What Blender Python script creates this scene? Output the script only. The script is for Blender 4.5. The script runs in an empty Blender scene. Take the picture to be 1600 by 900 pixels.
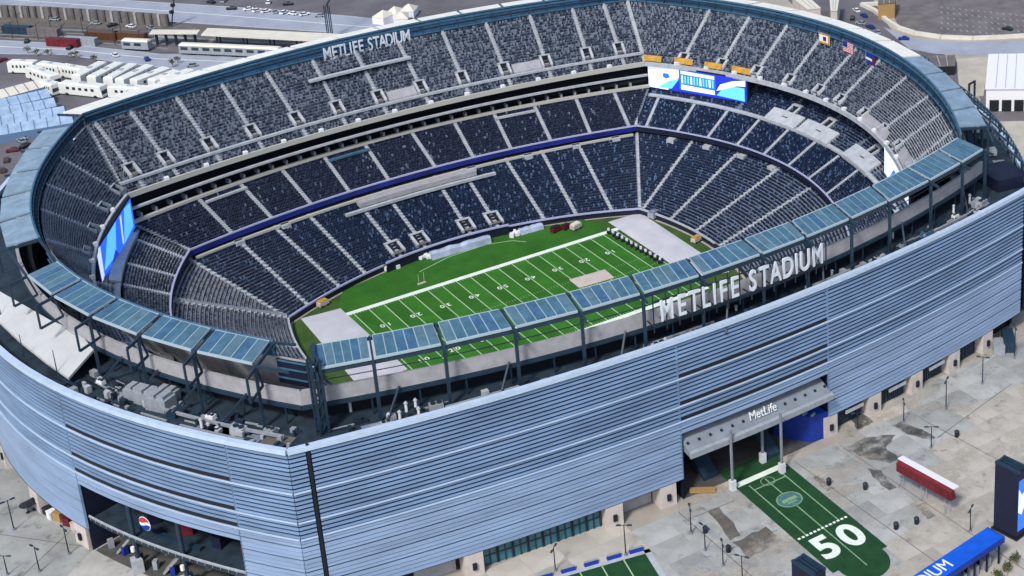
import bpy, math, random
import numpy as np
from mathutils import Vector, Matrix
R = random.Random(7)
SC = bpy.context.scene
COL = SC.collection
# ------------------------------------------------------------------ camera
CAM_LOC = (-183.2219, -382.9464, 219.8939)
AZ, EL, ROLL, FPX = 0.956888, 0.374757, -0.0290228, 2558.976
cam = bpy.data.cameras.new('camera'); cam_ob = bpy.data.objects.new('camera', cam); COL.objects.link(cam_ob)
fw = Vector((math.cos(EL)*math.cos(AZ), math.cos(EL)*math.sin(AZ), -math.sin(EL)))
r0 = fw.cross(Vector((0, 0, 1))).normalized(); u0 = r0.cross(fw)
rr = r0*math.cos(ROLL) + u0*math.sin(ROLL); uu = -r0*math.sin(ROLL) + u0*math.cos(ROLL)
M = Matrix((rr, uu, -fw)).transposed().to_4x4(); M.translation = Vector(CAM_LOC)
cam_ob.matrix_world = M
cam.shift_x, cam.shift_y = -394.155/1600, -268.075/1600   # the photograph is an off-centre crop
cam.sensor_width = 36.0; cam.lens = FPX/1600*36.0; cam.clip_start = 1.0; cam.clip_end = 20000
SC.camera = cam_ob
# ------------------------------------------------------------------ sky, sun, exposure
SUN_EL, SUN_AZ = math.radians(48), math.radians(215)      # azimuth: direction the sun stands in, from +x
w = bpy.data.worlds.new('World'); SC.world = w; w.use_nodes = True
nt = w.node_tree; bg = nt.nodes['Background']
sky = nt.nodes.new('ShaderNodeTexSky'); sky.sky_type = 'NISHITA'; sky.sun_disc = False
sky.sun_elevation = SUN_EL; sky.sun_rotation = math.radians(90) - SUN_AZ
sky.dust_density = 2.0; sky.air_density = 1.0
nt.links.new(sky.outputs[0], bg.inputs[0]); bg.inputs[1].default_value = 0.115
sl = bpy.data.lights.new('sun', 'SUN'); sl.energy = 2.1; sl.angle = math.radians(9); sl.color = (1.0, 0.96, 0.9)
so = bpy.data.objects.new('sun', sl); COL.objects.link(so)
so.rotation_euler = Vector((math.cos(SUN_EL)*math.cos(SUN_AZ), math.cos(SUN_EL)*math.sin(SUN_AZ), math.sin(SUN_EL))).to_track_quat('Z', 'Y').to_euler()
vs = SC.view_settings; vs.view_transform = 'Standard'; vs.look = 'None'; vs.exposure = 0.5; vs.gamma = 1.0

# ------------------------------------------------------------------ materials
def mat(name, c, rough=0.7, var=0.0, scale=1.0, metal=0.0, emit=0.0, spec=0.4, detail=4, c2=None, stretch=None):
    m = bpy.data.materials.new(name); m.use_nodes = True
    n = m.node_tree; b = n.nodes['Principled BSDF']
    b.inputs['Base Color'].default_value = (*c, 1); b.inputs['Roughness'].default_value = rough
    b.inputs['Metallic'].default_value = metal; b.inputs['Specular IOR Level'].default_value = spec
    if emit:
        b.inputs['Emission Color'].default_value = (*c, 1); b.inputs['Emission Strength'].default_value = emit
    if var or c2:
        tc = n.nodes.new('ShaderNodeTexCoord'); nz = n.nodes.new('ShaderNodeTexNoise'); rp = n.nodes.new('ShaderNodeValToRGB')
        nz.inputs['Scale'].default_value = scale; nz.inputs['Detail'].default_value = detail; nz.inputs['Roughness'].default_value = 0.65
        src = tc.outputs['Object']
        if stretch:
            mp = n.nodes.new('ShaderNodeMapping'); mp.inputs['Scale'].default_value = stretch
            n.links.new(src, mp.inputs['Vector']); src = mp.outputs['Vector']
        n.links.new(src, nz.inputs['Vector']); n.links.new(nz.outputs['Fac'], rp.inputs['Fac'])
        a = tuple(x*(1-var) for x in c); d = c2 if c2 else tuple(min(1, x*(1+var)) for x in c)
        rp.color_ramp.elements[0].position = 0.32; rp.color_ramp.elements[1].position = 0.68
        rp.color_ramp.elements[0].color = (*a, 1); rp.color_ramp.elements[1].color = (*d, 1)
        n.links.new(rp.outputs['Color'], b.inputs['Base Color'])
    return m
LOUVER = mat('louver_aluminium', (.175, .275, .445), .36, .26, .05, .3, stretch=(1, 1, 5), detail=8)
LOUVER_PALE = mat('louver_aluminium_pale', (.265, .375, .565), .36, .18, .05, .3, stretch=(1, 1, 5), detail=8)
RIM = mat('rim_metal', (.46, .58, .74), .4, .08, .5)
BACKING = mat('facade_backing', (.014, .026, .075), .8)
LIP = mat('louver_lip', (.36, .47, .62), .4, .15, .05, .2)
STEEL = mat('blue_steel', (.014, .035, .062), .5, .2, .6)
STEEL_DK = mat('dark_steel', (.012, .022, .04), .6, .2, .6)
FASCIA = mat('teal_fascia', (.010, .045, .105), .55, .45, .35, stretch=(1, 1, 3))
FASCIA_LT = mat('pale_teal_trim', (.05, .13, .21), .5, .2, .5)
PANEL = mat('solar_glass', (.060, .145, .21), .25, .25, .5, 0, spec=.5)
PANEL_B = mat('solar_glass_grey', (.085, .165, .22), .3, .25, .5, 0, spec=.5)
PANEL_C = mat('solar_glass_blue', (.050, .125, .215), .2, .25, .5, 0, spec=.5)
PANEL_PALE = mat('pale_roof_panel', (.21, .30, .39), .6, .22, .3, spec=.25)
PANEL_WHITE = mat('white_roof_panel', (.74, .75, .70), .8, .10, .3, spec=.15)
FRAME_LT = mat('light_frame', (.34, .44, .50), .45)
WALLGREY = mat('grey_concrete_wall', (.33, .33, .355), .8, .15, .4)
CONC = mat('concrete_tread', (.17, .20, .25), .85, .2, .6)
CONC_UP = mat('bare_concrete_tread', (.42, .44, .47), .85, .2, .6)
CONC_LT = mat('pale_concrete', (.40, .43, .47), .8, .15, .5)
CONC_W = mat('white_concrete', (.62, .64, .68), .7, .1, .4)
CREAM_RAIL = mat('cream_rail', (.46, .46, .42), .6)
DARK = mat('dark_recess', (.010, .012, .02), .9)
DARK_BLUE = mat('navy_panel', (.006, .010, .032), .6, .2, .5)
PURPLE = mat('led_ribbon', (.011, .018, .20), .4, .4, .12)
PURPLE_LT = mat('ribbon_edge', (.40, .42, .62), .5)
SEAT_DK = mat('seat_navy', (.005, .016, .046), .6)
SEAT_MD = mat('seat_slate', (.048, .066, .105), .55)
SEAT_LT = mat('seat_worn_grey', (.175, .21, .27), .5)
SEAT_NV = mat('seat_deep_navy', (.004, .014, .048), .6)
SEAT_NB = mat('seat_navy_faded', (.018, .038, .095), .55)
SEAT_NL = mat('seat_navy_worn', (.10, .16, .27), .5)
SEAT_MZ = mat('seat_black', (.009, .015, .042), .6)
SEAT_MZL = mat('seat_black_worn', (.030, .045, .095), .6)
TURF = mat('turf', (.014, .090, .004), .9, .0, .12, c2=(.030, .150, .010), detail=10)
TURF_DK = mat('dark_turf', (.004, .038, .011), .9, .0, .3, c2=(.010, .068, .020), detail=10)
TURF_BAND = mat('turf_band', (.018, .118, .006), .9, .0, .2, c2=(.036, .185, .014), detail=10)
TURF_EDGE = mat('turf_edge', (.018, .065, .008), .9, .0, .15, c2=(.055, .105, .018))
LINE = mat('white_line', (.72, .80, .72), .8, .1, .5)
LINE_DIM = mat('thin_line', (.34, .50, .28), .8)
TARP = mat('pale_tarp', (.52, .52, .57), .7, .10, .12)
BEIGE = mat('beige_tarp', (.52, .46, .42), .8, .1, .3)
WHITE = mat('white_paint', (.78, .79, .82), .5)
SIGNW = mat('sign_white', (.62, .68, .76), .45)
BLUE = mat('bright_blue', (.006, .10, .62), .4, .15, .3)
BLUE_DK = mat('royal_blue', (.006, .03, .26), .5, .2, .3)
SCREEN_W = mat('screen_white', (.72, .80, .95), .3, emit=.55)
SCREEN_B = mat('screen_blue', (.02, .12, .80), .3, emit=.8)
SCREEN_C = mat('screen_cyan', (.10, .42, .95), .3, emit=.85)
SCREEN_D = mat('screen_deep_blue', (.015, .03, .42), .3, emit=.7)
ORANGE = mat('orange_banner', (.48, .26, .04), .6, .25, .5)
RED = mat('red_paint', (.13, .010, .018), .55, .3, .4)
REDL = mat('bright_red', (.50, .03, .05), .5)
PLAZA = mat('plaza_concrete', (.36, .335, .29), .9, .20, .07, detail=12)
ASPHALT = mat('asphalt', (.125, .12, .135), .9, .25, .06, detail=8)
ASPH_BROWN = mat('ballast', (.145, .132, .138), .95, .3, .12, detail=8)
ROAD = mat('pale_road', (.31, .34, .41), .85, .14, .08, detail=8)
SLAB_G = mat('grey_green_slab', (.31, .322, .31), .9, .24, .09, detail=12)
SLAB_L = mat('light_slab', (.41, .405, .38), .9, .2, .12, detail=12)
SLAB_B = mat('beige_slab', (.45, .415, .355), .9, .18, .08, detail=12)
DARK_AND_SHADE = mat('dark_tone_and_shade', (.085, .085, .082), .55, .35, .2, detail=8)  # dark tone of tracks and buttresses, also the shade painted on gate floors
STAIN_B = mat('brown_stain', (.13, .12, .105), .7, .3, .2, detail=8)
PINK = mat('pinkish_pier', (.55, .49, .46), .8, .12, .5)
TEAL = mat('teal_glass', (.02, .13, .17), .2, .4, .5, spec=.7)
BLACK = mat('black_metal', (.012, .014, .02), .5)
CREAM = mat('cream_roof', (.66, .63, .54), .6, .08, .2)
TENT = mat('tent_stripe', (.30, .42, .58), .6, .2, .3)
TENT2 = mat('tent_dark_stripe', (.12, .20, .34), .6)
BUSW = mat('bus_white', (.72, .74, .70), .35, .06, .6)
GLASS = mat('dark_glass', (.02, .035, .05), .15, spec=.7)
TYRE = mat('tyre', (.015, .015, .016), .9)
MEMBR = mat('roof_membrane', (.47, .485, .50), .7, .10, .1)
ROOFDK = mat('terrace_deck', (.016, .032, .05), .8, .55, .25, detail=10)
LEDTXT = mat('lit_letters', (.75, .78, .80), .5)
CANOPYG = mat('canopy_grey', (.20, .23, .27), .6, .15, .3)
WOOD = mat('wood', (.36, .22, .09), .7)
BROWN = mat('brown_paint', (.10, .045, .02), .4)
PAINT_TEAL = mat('faded_teal_paint', (.06, .17, .16), .8, .3, .8)
LINE_CARPET = mat('faded_line', (.20, .33, .20), .8, .2, .6)
COLUMN = mat('column_paint', (.19, .21, .245), .5, .15, .6)
GRASS = mat('grass', (.04, .07, .02), .95, .0, .3, c2=(.09, .09, .04))
TEALG = mat('green_steel', (.02, .16, .09), .5)
SILVER = mat('galvanised', (.28, .31, .35), .4, .15, 1.0)

def ragged(m, scale=.5, lo=.40, hi=.62):
    """break a stain up: noise-driven alpha so that its edge and middle show the slab"""
    n = m.node_tree; b = n.nodes['Principled BSDF']; tc = n.nodes.new('ShaderNodeTexCoord'); nz = n.nodes.new('ShaderNodeTexNoise'); rp = n.nodes.new('ShaderNodeValToRGB')
    nz.inputs['Scale'].default_value = scale; nz.inputs['Detail'].default_value = 10; nz.inputs['Roughness'].default_value = .7
    n.links.new(tc.outputs['Object'], nz.inputs['Vector']); n.links.new(nz.outputs['Fac'], rp.inputs['Fac']); rp.color_ramp.elements[0].position = lo; rp.color_ramp.elements[1].position = hi
    n.links.new(rp.outputs['Color'], b.inputs['Alpha'])
PUDDLE = mat('damp_stain', (.085, .085, .08), .5, .35, .2, detail=8); ragged(PUDDLE, .22, .36, .60)
PUDDLE_B = mat('brown_damp_stain', (.125, .115, .10), .7, .3, .2, detail=8); ragged(PUDDLE_B, .3, .30, .52)
GRIME = mat('grime', (.15, .15, .14), .8, .3, .1, detail=8); ragged(GRIME, .22, .56, .85)
RUST = mat('pale_dust', (.50, .46, .40), .9, .2, .1, detail=8); ragged(RUST, .06, .50, .70)
# ------------------------------------------------------------------ mesh builder
class MB:
    def __init__(s): s.v = []; s.f = []; s.m = []
    def add(s, vs_, fs, m=0):
        o = len(s.v); s.v += [tuple(map(float, p)) for p in vs_]
        for f in fs: s.f.append(tuple(i+o for i in f)); s.m.append(m)
        return s
    def quad(s, a, b, c, d, m=0): return s.add([a, b, c, d], [(0, 1, 2, 3)], m)
    def hexa(s, p, m=0):   # 8 points: bottom loop, top loop
        return s.add(p, [(3, 2, 1, 0), (4, 5, 6, 7), (0, 1, 5, 4), (1, 2, 6, 5), (2, 3, 7, 6), (3, 0, 4, 7)], m)
    def box(s, c, d, rz=0.0, m=0):
        x, y, z = d[0]/2, d[1]/2, d[2]/2; ca, sa = math.cos(rz), math.sin(rz)
        pts = [(-x, -y, -z), (x, -y, -z), (x, y, -z), (-x, y, -z), (-x, -y, z), (x, -y, z), (x, y, z), (-x, y, z)]
        return s.hexa([(c[0]+px*ca-py*sa, c[1]+px*sa+py*ca, c[2]+pz) for px, py, pz in pts], m)
    def bar(s, a, b, w_=.3, h=None, m=0):  # box beam a -> b
        a = Vector(a); b = Vector(b); d = (b-a)
        if d.length < 1e-6: return s
        h = h or w_; d.normalize(); up = Vector((0, 0, 1)) if abs(d.z) < .95 else Vector((1, 0, 0))
        x = d.cross(up).normalized()*(w_/2); y = x.cross(d).normalized()*(h/2)
        return s.hexa([a-x-y, a+x-y, a+x+y, a-x+y, b-x-y, b+x-y, b+x+y, b-x+y], m)
    def tube(s, a, b, r, r2=None, n=8, m=0):
        a = Vector(a); b = Vector(b); d = (b-a).normalized(); r2 = r if r2 is None else r2
        up = Vector((0, 0, 1)) if abs(d.z) < .95 else Vector((1, 0, 0))
        x = d.cross(up).normalized(); y = x.cross(d); P = []
        for q, ra in ((a, r), (b, r2)):
            for i in range(n): t = 2*math.pi*i/n; P.append(q+x*ra*math.cos(t)+y*ra*math.sin(t))
        return s.add(P, [(i, (i+1) % n, n+(i+1) % n, n+i) for i in range(n)]+[tuple(range(n-1, -1, -1)), tuple(range(n, 2*n))], m)
    def prism(s, poly, z0, z1, m=0, mt=None):
        n = len(poly); a = [(p[0], p[1], z0) for p in poly]; b = [(p[0], p[1], z1) for p in poly]
        s.add(a+b, [(i, (i+1) % n, n+(i+1) % n, n+i) for i in range(n)], m)
        s.add(b, [tuple(range(n))], m if mt is None else mt); s.add(a, [tuple(range(n-1, -1, -1))], m); return s
    def sheet(s, poly, z, m=0): return s.add([(p[0], p[1], z) for p in poly], [tuple(range(len(poly)))], m)
    def loft(s, A, B, m=0):   # two equal-length polylines of 3-D points
        n = len(A); return s.add(list(A)+list(B), [(i, i+1, n+i+1, n+i) for i in range(n-1)], m)
    def ribbon(s, loops, m=0, close=False):  # extrude a profile along: loops = list of profile-point lists
        k = len(loops[0]); n = len(loops); P = [p for l in loops for p in l]; F = []
        for i in range(n-1 if not close else n):
            for j in range(k): F.append((i*k+j, i*k+(j+1) % k, ((i+1) % n)*k+(j+1) % k, ((i+1) % n)*k+j))
        if not close: F.append(tuple(range(k-1, -1, -1))); F.append(tuple((n-1)*k+j for j in range(k)))
        return s.add(P, F, m)
    def build(s, name, mats, parent=None, kind=None, smooth=False):
        me = bpy.data.meshes.new(name); me.from_pydata(s.v, [], s.f)
        for x in (mats if isinstance(mats, (list, tuple)) else [mats]): me.materials.append(x)
        if any(s.m): me.polygons.foreach_set('material_index', s.m)
        if smooth: me.polygons.foreach_set('use_smooth', [True]*len(s.f))
        me.update(); o = bpy.data.objects.new(name, me); COL.objects.link(o)
        if parent: o.parent = parent
        if kind: o['kind'] = kind
        return o
ORD = 'first second third fourth fifth sixth seventh eighth ninth tenth eleventh twelfth thirteenth fourteenth fifteenth sixteenth seventeenth eighteenth nineteenth twentieth twenty-first twenty-second twenty-third twenty-fourth twenty-fifth'.split()
def tag(o, label, cat, group=None):
    o['label'] = label; o['category'] = cat
    if group: o['group'] = group
    return o
def thing(name, label, cat, loc=(0, 0, 0), rz=0.0, group=None):
    o = bpy.data.objects.new(name, None); COL.objects.link(o); o.location = loc; o.rotation_euler = (0, 0, rz)
    return tag(o, label, cat, group)
def dup(root, loc, rz, label=None, scale=None):
    r = root.copy(); COL.objects.link(r); r.location = loc; r.rotation_euler = (0, 0, rz)
    if label: r['label'] = label
    if scale: r.scale = scale
    for ch in list(root.children):
        c = ch.copy(); COL.objects.link(c); c.parent = r
        for g in list(ch.children):
            d = g.copy(); COL.objects.link(d); d.parent = c
    return r
def text_mesh(body, size, depth=0.0, bold=.012):
    """flat/extruded lettering as a mesh datablock, baseline along +x, glyph up +y, centred"""
    cu = bpy.data.curves.new('lettering', 'FONT'); cu.body = body; cu.size = size; cu.extrude = depth
    cu.align_x = 'CENTER'; cu.align_y = 'CENTER'; cu.resolution_u = 5; cu.offset = size*bold
    ob = bpy.data.objects.new('lettering', cu); COL.objects.link(ob)
    dg = bpy.context.evaluated_depsgraph_get(); me = bpy.data.meshes.new_from_object(ob.evaluated_get(dg))
    bpy.data.objects.remove(ob); bpy.data.curves.remove(cu); return me
def lettering(body, name, size, matrix, m, parent=None, depth=0.0, sx=1.0, bold=.012):
    me = text_mesh(body, size, depth, bold); me.materials.clear(); me.materials.append(m)
    me.transform(Matrix.Diagonal((sx, 1, 1, 1))); me.transform(matrix)
    o = bpy.data.objects.new(name, me); COL.objects.link(o)
    if parent: o.parent = parent
    return o

# ------------------------------------------------------------------ plan curves of the stadium (metres; field centre at the origin)
# name: height, corners FL FR NR NL, control points far right near left
CURVES = {
 'FT': [41.89, -101.5, 99.5, 101.5, 99.5, 101.5, -99.5, -101.5, -99.5, 0, 121, 176.5, 0, 0, -121, -176.5, 0],
 'UF': [34.0, -86.42, 68.93, 86.42, 68.93, 86.42, -68.93, -86.42, -68.93, 0, 90.02, 134.87, 0, 0, -90.02, -134.87, 0],
 'UT': [51.46, -90.05, 84.56, 90.05, 84.56, 90.05, -84.56, -90.05, -84.56, 0, 109.32, 148.52, 0, 0, -109.32, -148.52, 0],
 'RI': [55.36, -90.56, 85.05, 90.56, 85.05, 90.56, -85.05, -90.56, -85.05, 0, 116.24, 152.24, 0, 0, -116.24, -152.24, 0],
 'RO': [54.36, -94.71, 92.68, 94.71, 92.68, 94.71, -92.68, -94.71, -92.68, 0, 123.05, 162.07, 0, 0, -123.05, -162.07, 0],
 'MF': [17.61, -74.59, 57.66, 74.59, 57.66, 74.59, -57.66, -74.59, -57.66, 0, 79.24, 113.11, 0, 0, -79.24, -113.11, 0],
 'LT': [14.74, -74.97, 57.92, 74.97, 57.92, 74.97, -57.92, -74.97, -57.92, 0, 77.59, 114.2, 0, 0, -77.59, -114.2, 0],
 'FW': [1.83, -58.23, 30.2, 58.23, 30.2, 58.23, -30.2, -58.23, -30.2, 0, 63.4, 67.84, 0, 0, -63.4, -67.84, 0],
 'MB': [26.0, -86.5, 67.2, 86.5, 67.2, 86.5, -67.2, -86.5, -67.2, 0, 95.2, 120, 0, 0, -95.2, -120, 0],
 'MS': [23.0, -82.74, 69.19, 82.74, 69.19, 82.74, -69.19, -82.74, -69.19, 0, 94.0, 125.35, 0, 0, -94.0, -125.35, 0],
 'WT': [48.0, -94.19, 89.35, 94.19, 89.35, 94.19, -89.35, -94.19, -89.35, 0, 122.64, 158.26, 0, 0, -122.64, -158.26, 0],
 'FB': [5.8, -101.5, 99.5, 101.5, 99.5, 101.5, -99.5, -101.5, -99.5, 0, 121, 176.5, 0, 0, -121, -176.5, 0],
}
SIDES = {'far': (0, 1, 0), 'right': (1, 2, 1), 'near': (2, 3, 2), 'left': (3, 0, 3)}
def zof(lv): return CURVES[lv][0]
def S(lv, side, t):
    """plan point(s) of curve lv on a side; t may be an array"""
    c = CURVES[lv]; a, b, k = SIDES[side]; t = np.asarray(t, float)[..., None]
    A = np.array(c[1+2*a:3+2*a]); B = np.array(c[1+2*b:3+2*b]); C = np.array(c[9+2*k:11+2*k])
    return A*(1-t)**2+2*C*t*(1-t)+B*t**2
def line(lv, side, t0=0., t1=1., n=24, z=None, off=0.0):
    """3-D polyline along a level curve, optionally shifted outward by off metres"""
    t = np.linspace(t0, t1, n); p = S(lv, side, t)
    if off: 
        d = S(lv, side, np.clip(t+.01, -1, 2))-S(lv, side, t-.01); nrm = np.stack([-d[:, 1], d[:, 0]], 1); nrm /= np.linalg.norm(nrm, axis=1)[:, None]
        nrm *= np.sign((nrm*p).sum(1))[:, None]; p = p+nrm*off
    return [(x, y, zof(lv) if z is None else z) for x, y in p]
def outward(lv, side, t):
    d = S(lv, side, t+.01)-S(lv, side, t-.01); n = np.array([-d[1], d[0]]); n /= np.linalg.norm(n); p = S(lv, side, t)
    return n if n@p > 0 else -n
def loop(lv, n=24, z=None, off=0.0):
    out = []
    for s in ('far', 'right', 'near', 'left'): out += line(lv, s, 0, 1, n, z, off)[:-1]
    return out
def lerp3(A, B, g): return [tuple(np.array(a)*(1-g)+np.array(b)*g) for a, b in zip(A, B)]
def ledge(A, width, height, inward=True):
    """list of rectangular profiles along polyline A: top-outer edge on A, growing toward the field"""
    out = []; n = len(A)
    for i, p in enumerate(A):
        a = np.array(A[max(i-1, 0)][:2]); b = np.array(A[min(i+1, n-1)][:2]); d = b-a; nr = np.array([-d[1], d[0]])/np.linalg.norm(d)
        if (nr@np.array(p[:2]) > 0) == inward: nr = -nr
        q = np.array(p[:2])+nr*width; z = p[2]
        out.append([(p[0], p[1], z), (q[0], q[1], z), (q[0], q[1], z-height), (p[0], p[1], z-height)])
    return out
# ================================================================== ground
def structure(o): o['kind'] = 'structure'; return o
g = MB(); g.sheet([(-4000, -4000), (4000, -4000), (4000, 6000), (-4000, 6000)], -0.02)
GROUND = structure(g.build('ground', PLAZA))
STAD = thing('stadium', 'huge oval football stadium with silver blue louvered facade and dark seating bowl', 'stadium')

ZT, ZB = 41.89, 5.8; SP = ZT-ZB
def F(side, t, f, off=0.0):
    """point on the outer facade: f = 0 at the rim, 1 at the foot of the louvers (z 5.8)"""
    p = S('FT', side, t)*(1-f)+S('FB', side, t)*f; n = outward('FT', side, t)
    q = p+n*off; return (q[0], q[1], ZT-SP*f)
ZG = 17.7; FG = (ZT-ZG)/SP
TG = sorted([0.5820, 0.3720])      # near gate
TL = sorted([0.2755, 0.0600])        # corner gate on the short side
TSL = 0.9810
# ------------------------------------------------------------------ facade backing, rim, louvers
def facade(side, segs, rows=36):
    for (a, b, kind) in segs:
        n = max(3, int(abs(b-a)*40)); ts = np.linspace(a, b, n); fb = FG if kind == 'gate' else 1.0
        bk = MB(); bk.loft([F(side, t, 0.0, -.25) for t in ts], [F(side, t, fb, -.25) for t in ts]); bk.build('facade_backing', BACKING, STAD)
        for k in range(rows):
            f0 = (k+.15)/rows
            if f0 > fb-.02: break
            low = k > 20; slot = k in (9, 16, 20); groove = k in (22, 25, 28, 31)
            gap = (.20 if low else .50)+(.22 if groove else 0); f1 = min(fb, (k+.15+1-gap)/rows); out = .30
            if slot:   # a narrow bright lip; over the gates an open dark slot runs above it
                g0, g1 = (k+.78)/rows, (k+1.0)/rows
                MB().ribbon([[F(side, t, g0, .3), F(side, t, g1, .58), F(side, t, g1, .42), F(side, t, g0, .1)] for t in ts]).build('louver_lip', LIP, STAD)
                if kind == 'gate':
                    MB().loft([F(side, t, (k-.2)/rows, .2) for t in ts], [F(side, t, (k+.70)/rows, .2) for t in ts]).build('open_slot', DARK, STAD); continue
                f1 = (k+.55)/rows
            prof = [[F(side, t, f0, .12), F(side, t, f1, out), F(side, t, f1, out-.16), F(side, t, f0, -.06)] for t in ts]
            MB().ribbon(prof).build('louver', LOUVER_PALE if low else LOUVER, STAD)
        for t in (a, b):
            if kind == 'gate' or abs(t-TSL) < .01 or t < .02 or t > .98: continue
            e = MB(); e.bar(F(side, t, 0, .1), F(side, t, 1, .1), (.22), .5); e.build('edge_trim', LOUVER, STAD)
    r = MB(); prof = []
    for t in np.linspace(0, 1, 40):
        prof.append([F(side, t, -.012, .7), F(side, t, .018, .7), F(side, t, .018, -.5), F(side, t, -.012, -.5)])
    r.ribbon(prof); r.build('facade_rim', RIM, STAD)
facade('near', [(0.012, TG[0], 'plain'), (TG[0], TG[1], 'gate'), (TG[1], TSL-.0025, 'plain'), (TSL+.0025, 1.0, 'plain')])
facade('left', [(0.0, TL[0], 'plain'), (TL[0], TL[1], 'gate'), (TL[1], .99, 'plain')])
for side in ('far', 'right'):
    ts = np.linspace(0, 1, 40); m = MB(); m.loft([F(side, t, 0) for t in ts], [F(side, t, 1) for t in ts]); m.build('facade_wall', LOUVER, STAD)
    prof = [[F(side, t, -.012, .7), F(side, t, .018, .7), F(side, t, .018, -.5), F(side, t, -.012, -.5)] for t in ts]
    MB().ribbon(prof).build('facade_rim', RIM, STAD)
m = MB(); m.bar(F('near', TSL, -.02, .2), F('near', TSL, 1.1, .2), .55, .5); m.build('corner_slit', DARK, STAD)
# parapet fins on the far right side of the facade
m = MB()
for t in np.linspace(.45, .98, 46):
    a = F('right', t, 0.25, .3); b = F('right', t, -.01, .3); m.bar(a, b, .35, .9)
m.build('facade_fins', LOUVER_PALE, STAD, kind='stuff')
# ------------------------------------------------------------------ ground floor: recessed dark wall, soffit, piers, doors
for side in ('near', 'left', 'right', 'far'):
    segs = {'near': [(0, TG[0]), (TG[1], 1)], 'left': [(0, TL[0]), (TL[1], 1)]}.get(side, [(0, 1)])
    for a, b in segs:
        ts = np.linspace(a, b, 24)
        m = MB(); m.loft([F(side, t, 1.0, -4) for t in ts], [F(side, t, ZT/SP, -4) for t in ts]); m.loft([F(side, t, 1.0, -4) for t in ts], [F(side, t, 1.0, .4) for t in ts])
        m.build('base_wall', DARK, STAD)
def pier(side, t, wd=4.2):
    dt = wd/2/205; m = MB(); P = [F(side, t-dt, 1, .35), F(side, t+dt, 1, .35), F(side, t+dt, 1, -3.9), F(side, t-dt, 1, -3.9)]
    m.prism([(p[0], p[1]) for p in P], 0, 5.78); o = m.build('base_pier', PINK, STAD)
    d = MB(); q = F(side, t, 1, .38); n = outward('FB', side, t); d.box((q[0], q[1], 2.6), (.9, .9, 1.6), math.atan2(n[1], n[0])); d.build('vent', DARK, o)
NP = [0.8325, 0.6700, 0.6020, 0.3695, 0.2970, 0.2230, 0.1515, 0.0835]
for t in NP: pier('near', t)
for t in (0.2920, 0.3980, 0.5220): pier('left', t, 5)
def doors(side, t0, t1, n, mt, off=-2.0, z1=4.6):
    for k in range(n):
        a = t0+(t1-t0)*(k+.06)/n; b = t0+(t1-t0)*(k+.94)/n; m = MB()
        P = [F(side, a, 1, off), F(side, b, 1, off), F(side, b, 1, off-.3), F(side, a, 1, off-.3)]
        m.prism([(p[0], p[1]) for p in P], 0.1, z1); o = m.build('entrance_door', mt, STAD)
        fr = MB()
        for t in (a, (a+b)/2, b):
            p = F(side, t, 1, off+.06); fr.box((p[0], p[1], z1/2), (.25, .25, z1), 0)
        fr.bar(F(side, a, 1, off+.06)[:2]+(z1,), F(side, b, 1, off+.06)[:2]+(z1,), .25); fr.bar(F(side, a, 1, off+.06)[:2]+(z1*.55,), F(side, b, 1, off+.06)[:2]+(z1*.55,), .18)
        fr.build('door_frame', STEEL, o)
for a, b, n, mt in ((NP[0]-.012, NP[1]+.012, 8, TEAL), (NP[3]-.014, NP[4]+.014, 6, GLASS), (NP[4]-.014, NP[5]+.014, 6, GLASS), (NP[5]-.014, NP[6]+.014, 5, GLASS), (NP[6]-.014, NP[7]+.014, 5, GLASS)):
    doors('near', a, b, n, mt)
for a, b in ((NP[3], NP[4]), (NP[4], NP[5]), (NP[5], NP[6])):   # blank pale sign boards over the doors
    P = line('FB', 'near', a+(b-a)*.35, a+(b-a)*.75, 4, 4.9, .1); m = MB(); m.ribbon(ledge(P, .3, .9)); m.build('sign_board', CONC_LT, STAD)
# garage ramp beside the near gate
for a, b in ((NP[1]-.012, NP[2]+.012), (NP[0]+.015, NP[0]+.06)):
    m = MB(); P = line('FB', 'near', a, b, 5, 4.2, -3.6); m.ribbon(ledge(P, .3, 4.1)); m.build('roller_door', WALLGREY, STAD)
# ------------------------------------------------------------------ near gate recess
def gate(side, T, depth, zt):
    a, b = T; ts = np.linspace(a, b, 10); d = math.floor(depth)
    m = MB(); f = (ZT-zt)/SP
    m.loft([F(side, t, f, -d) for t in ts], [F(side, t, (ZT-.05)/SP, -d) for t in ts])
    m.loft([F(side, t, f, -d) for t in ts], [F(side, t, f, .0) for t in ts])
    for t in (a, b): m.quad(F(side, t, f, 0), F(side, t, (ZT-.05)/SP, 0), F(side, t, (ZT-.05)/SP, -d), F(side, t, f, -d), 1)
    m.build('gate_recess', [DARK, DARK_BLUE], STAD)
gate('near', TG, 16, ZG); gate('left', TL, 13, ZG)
def Q(side, t, z, off): p = F(side, t, (ZT-z)/SP, off); return (p[0], p[1], z)
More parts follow.
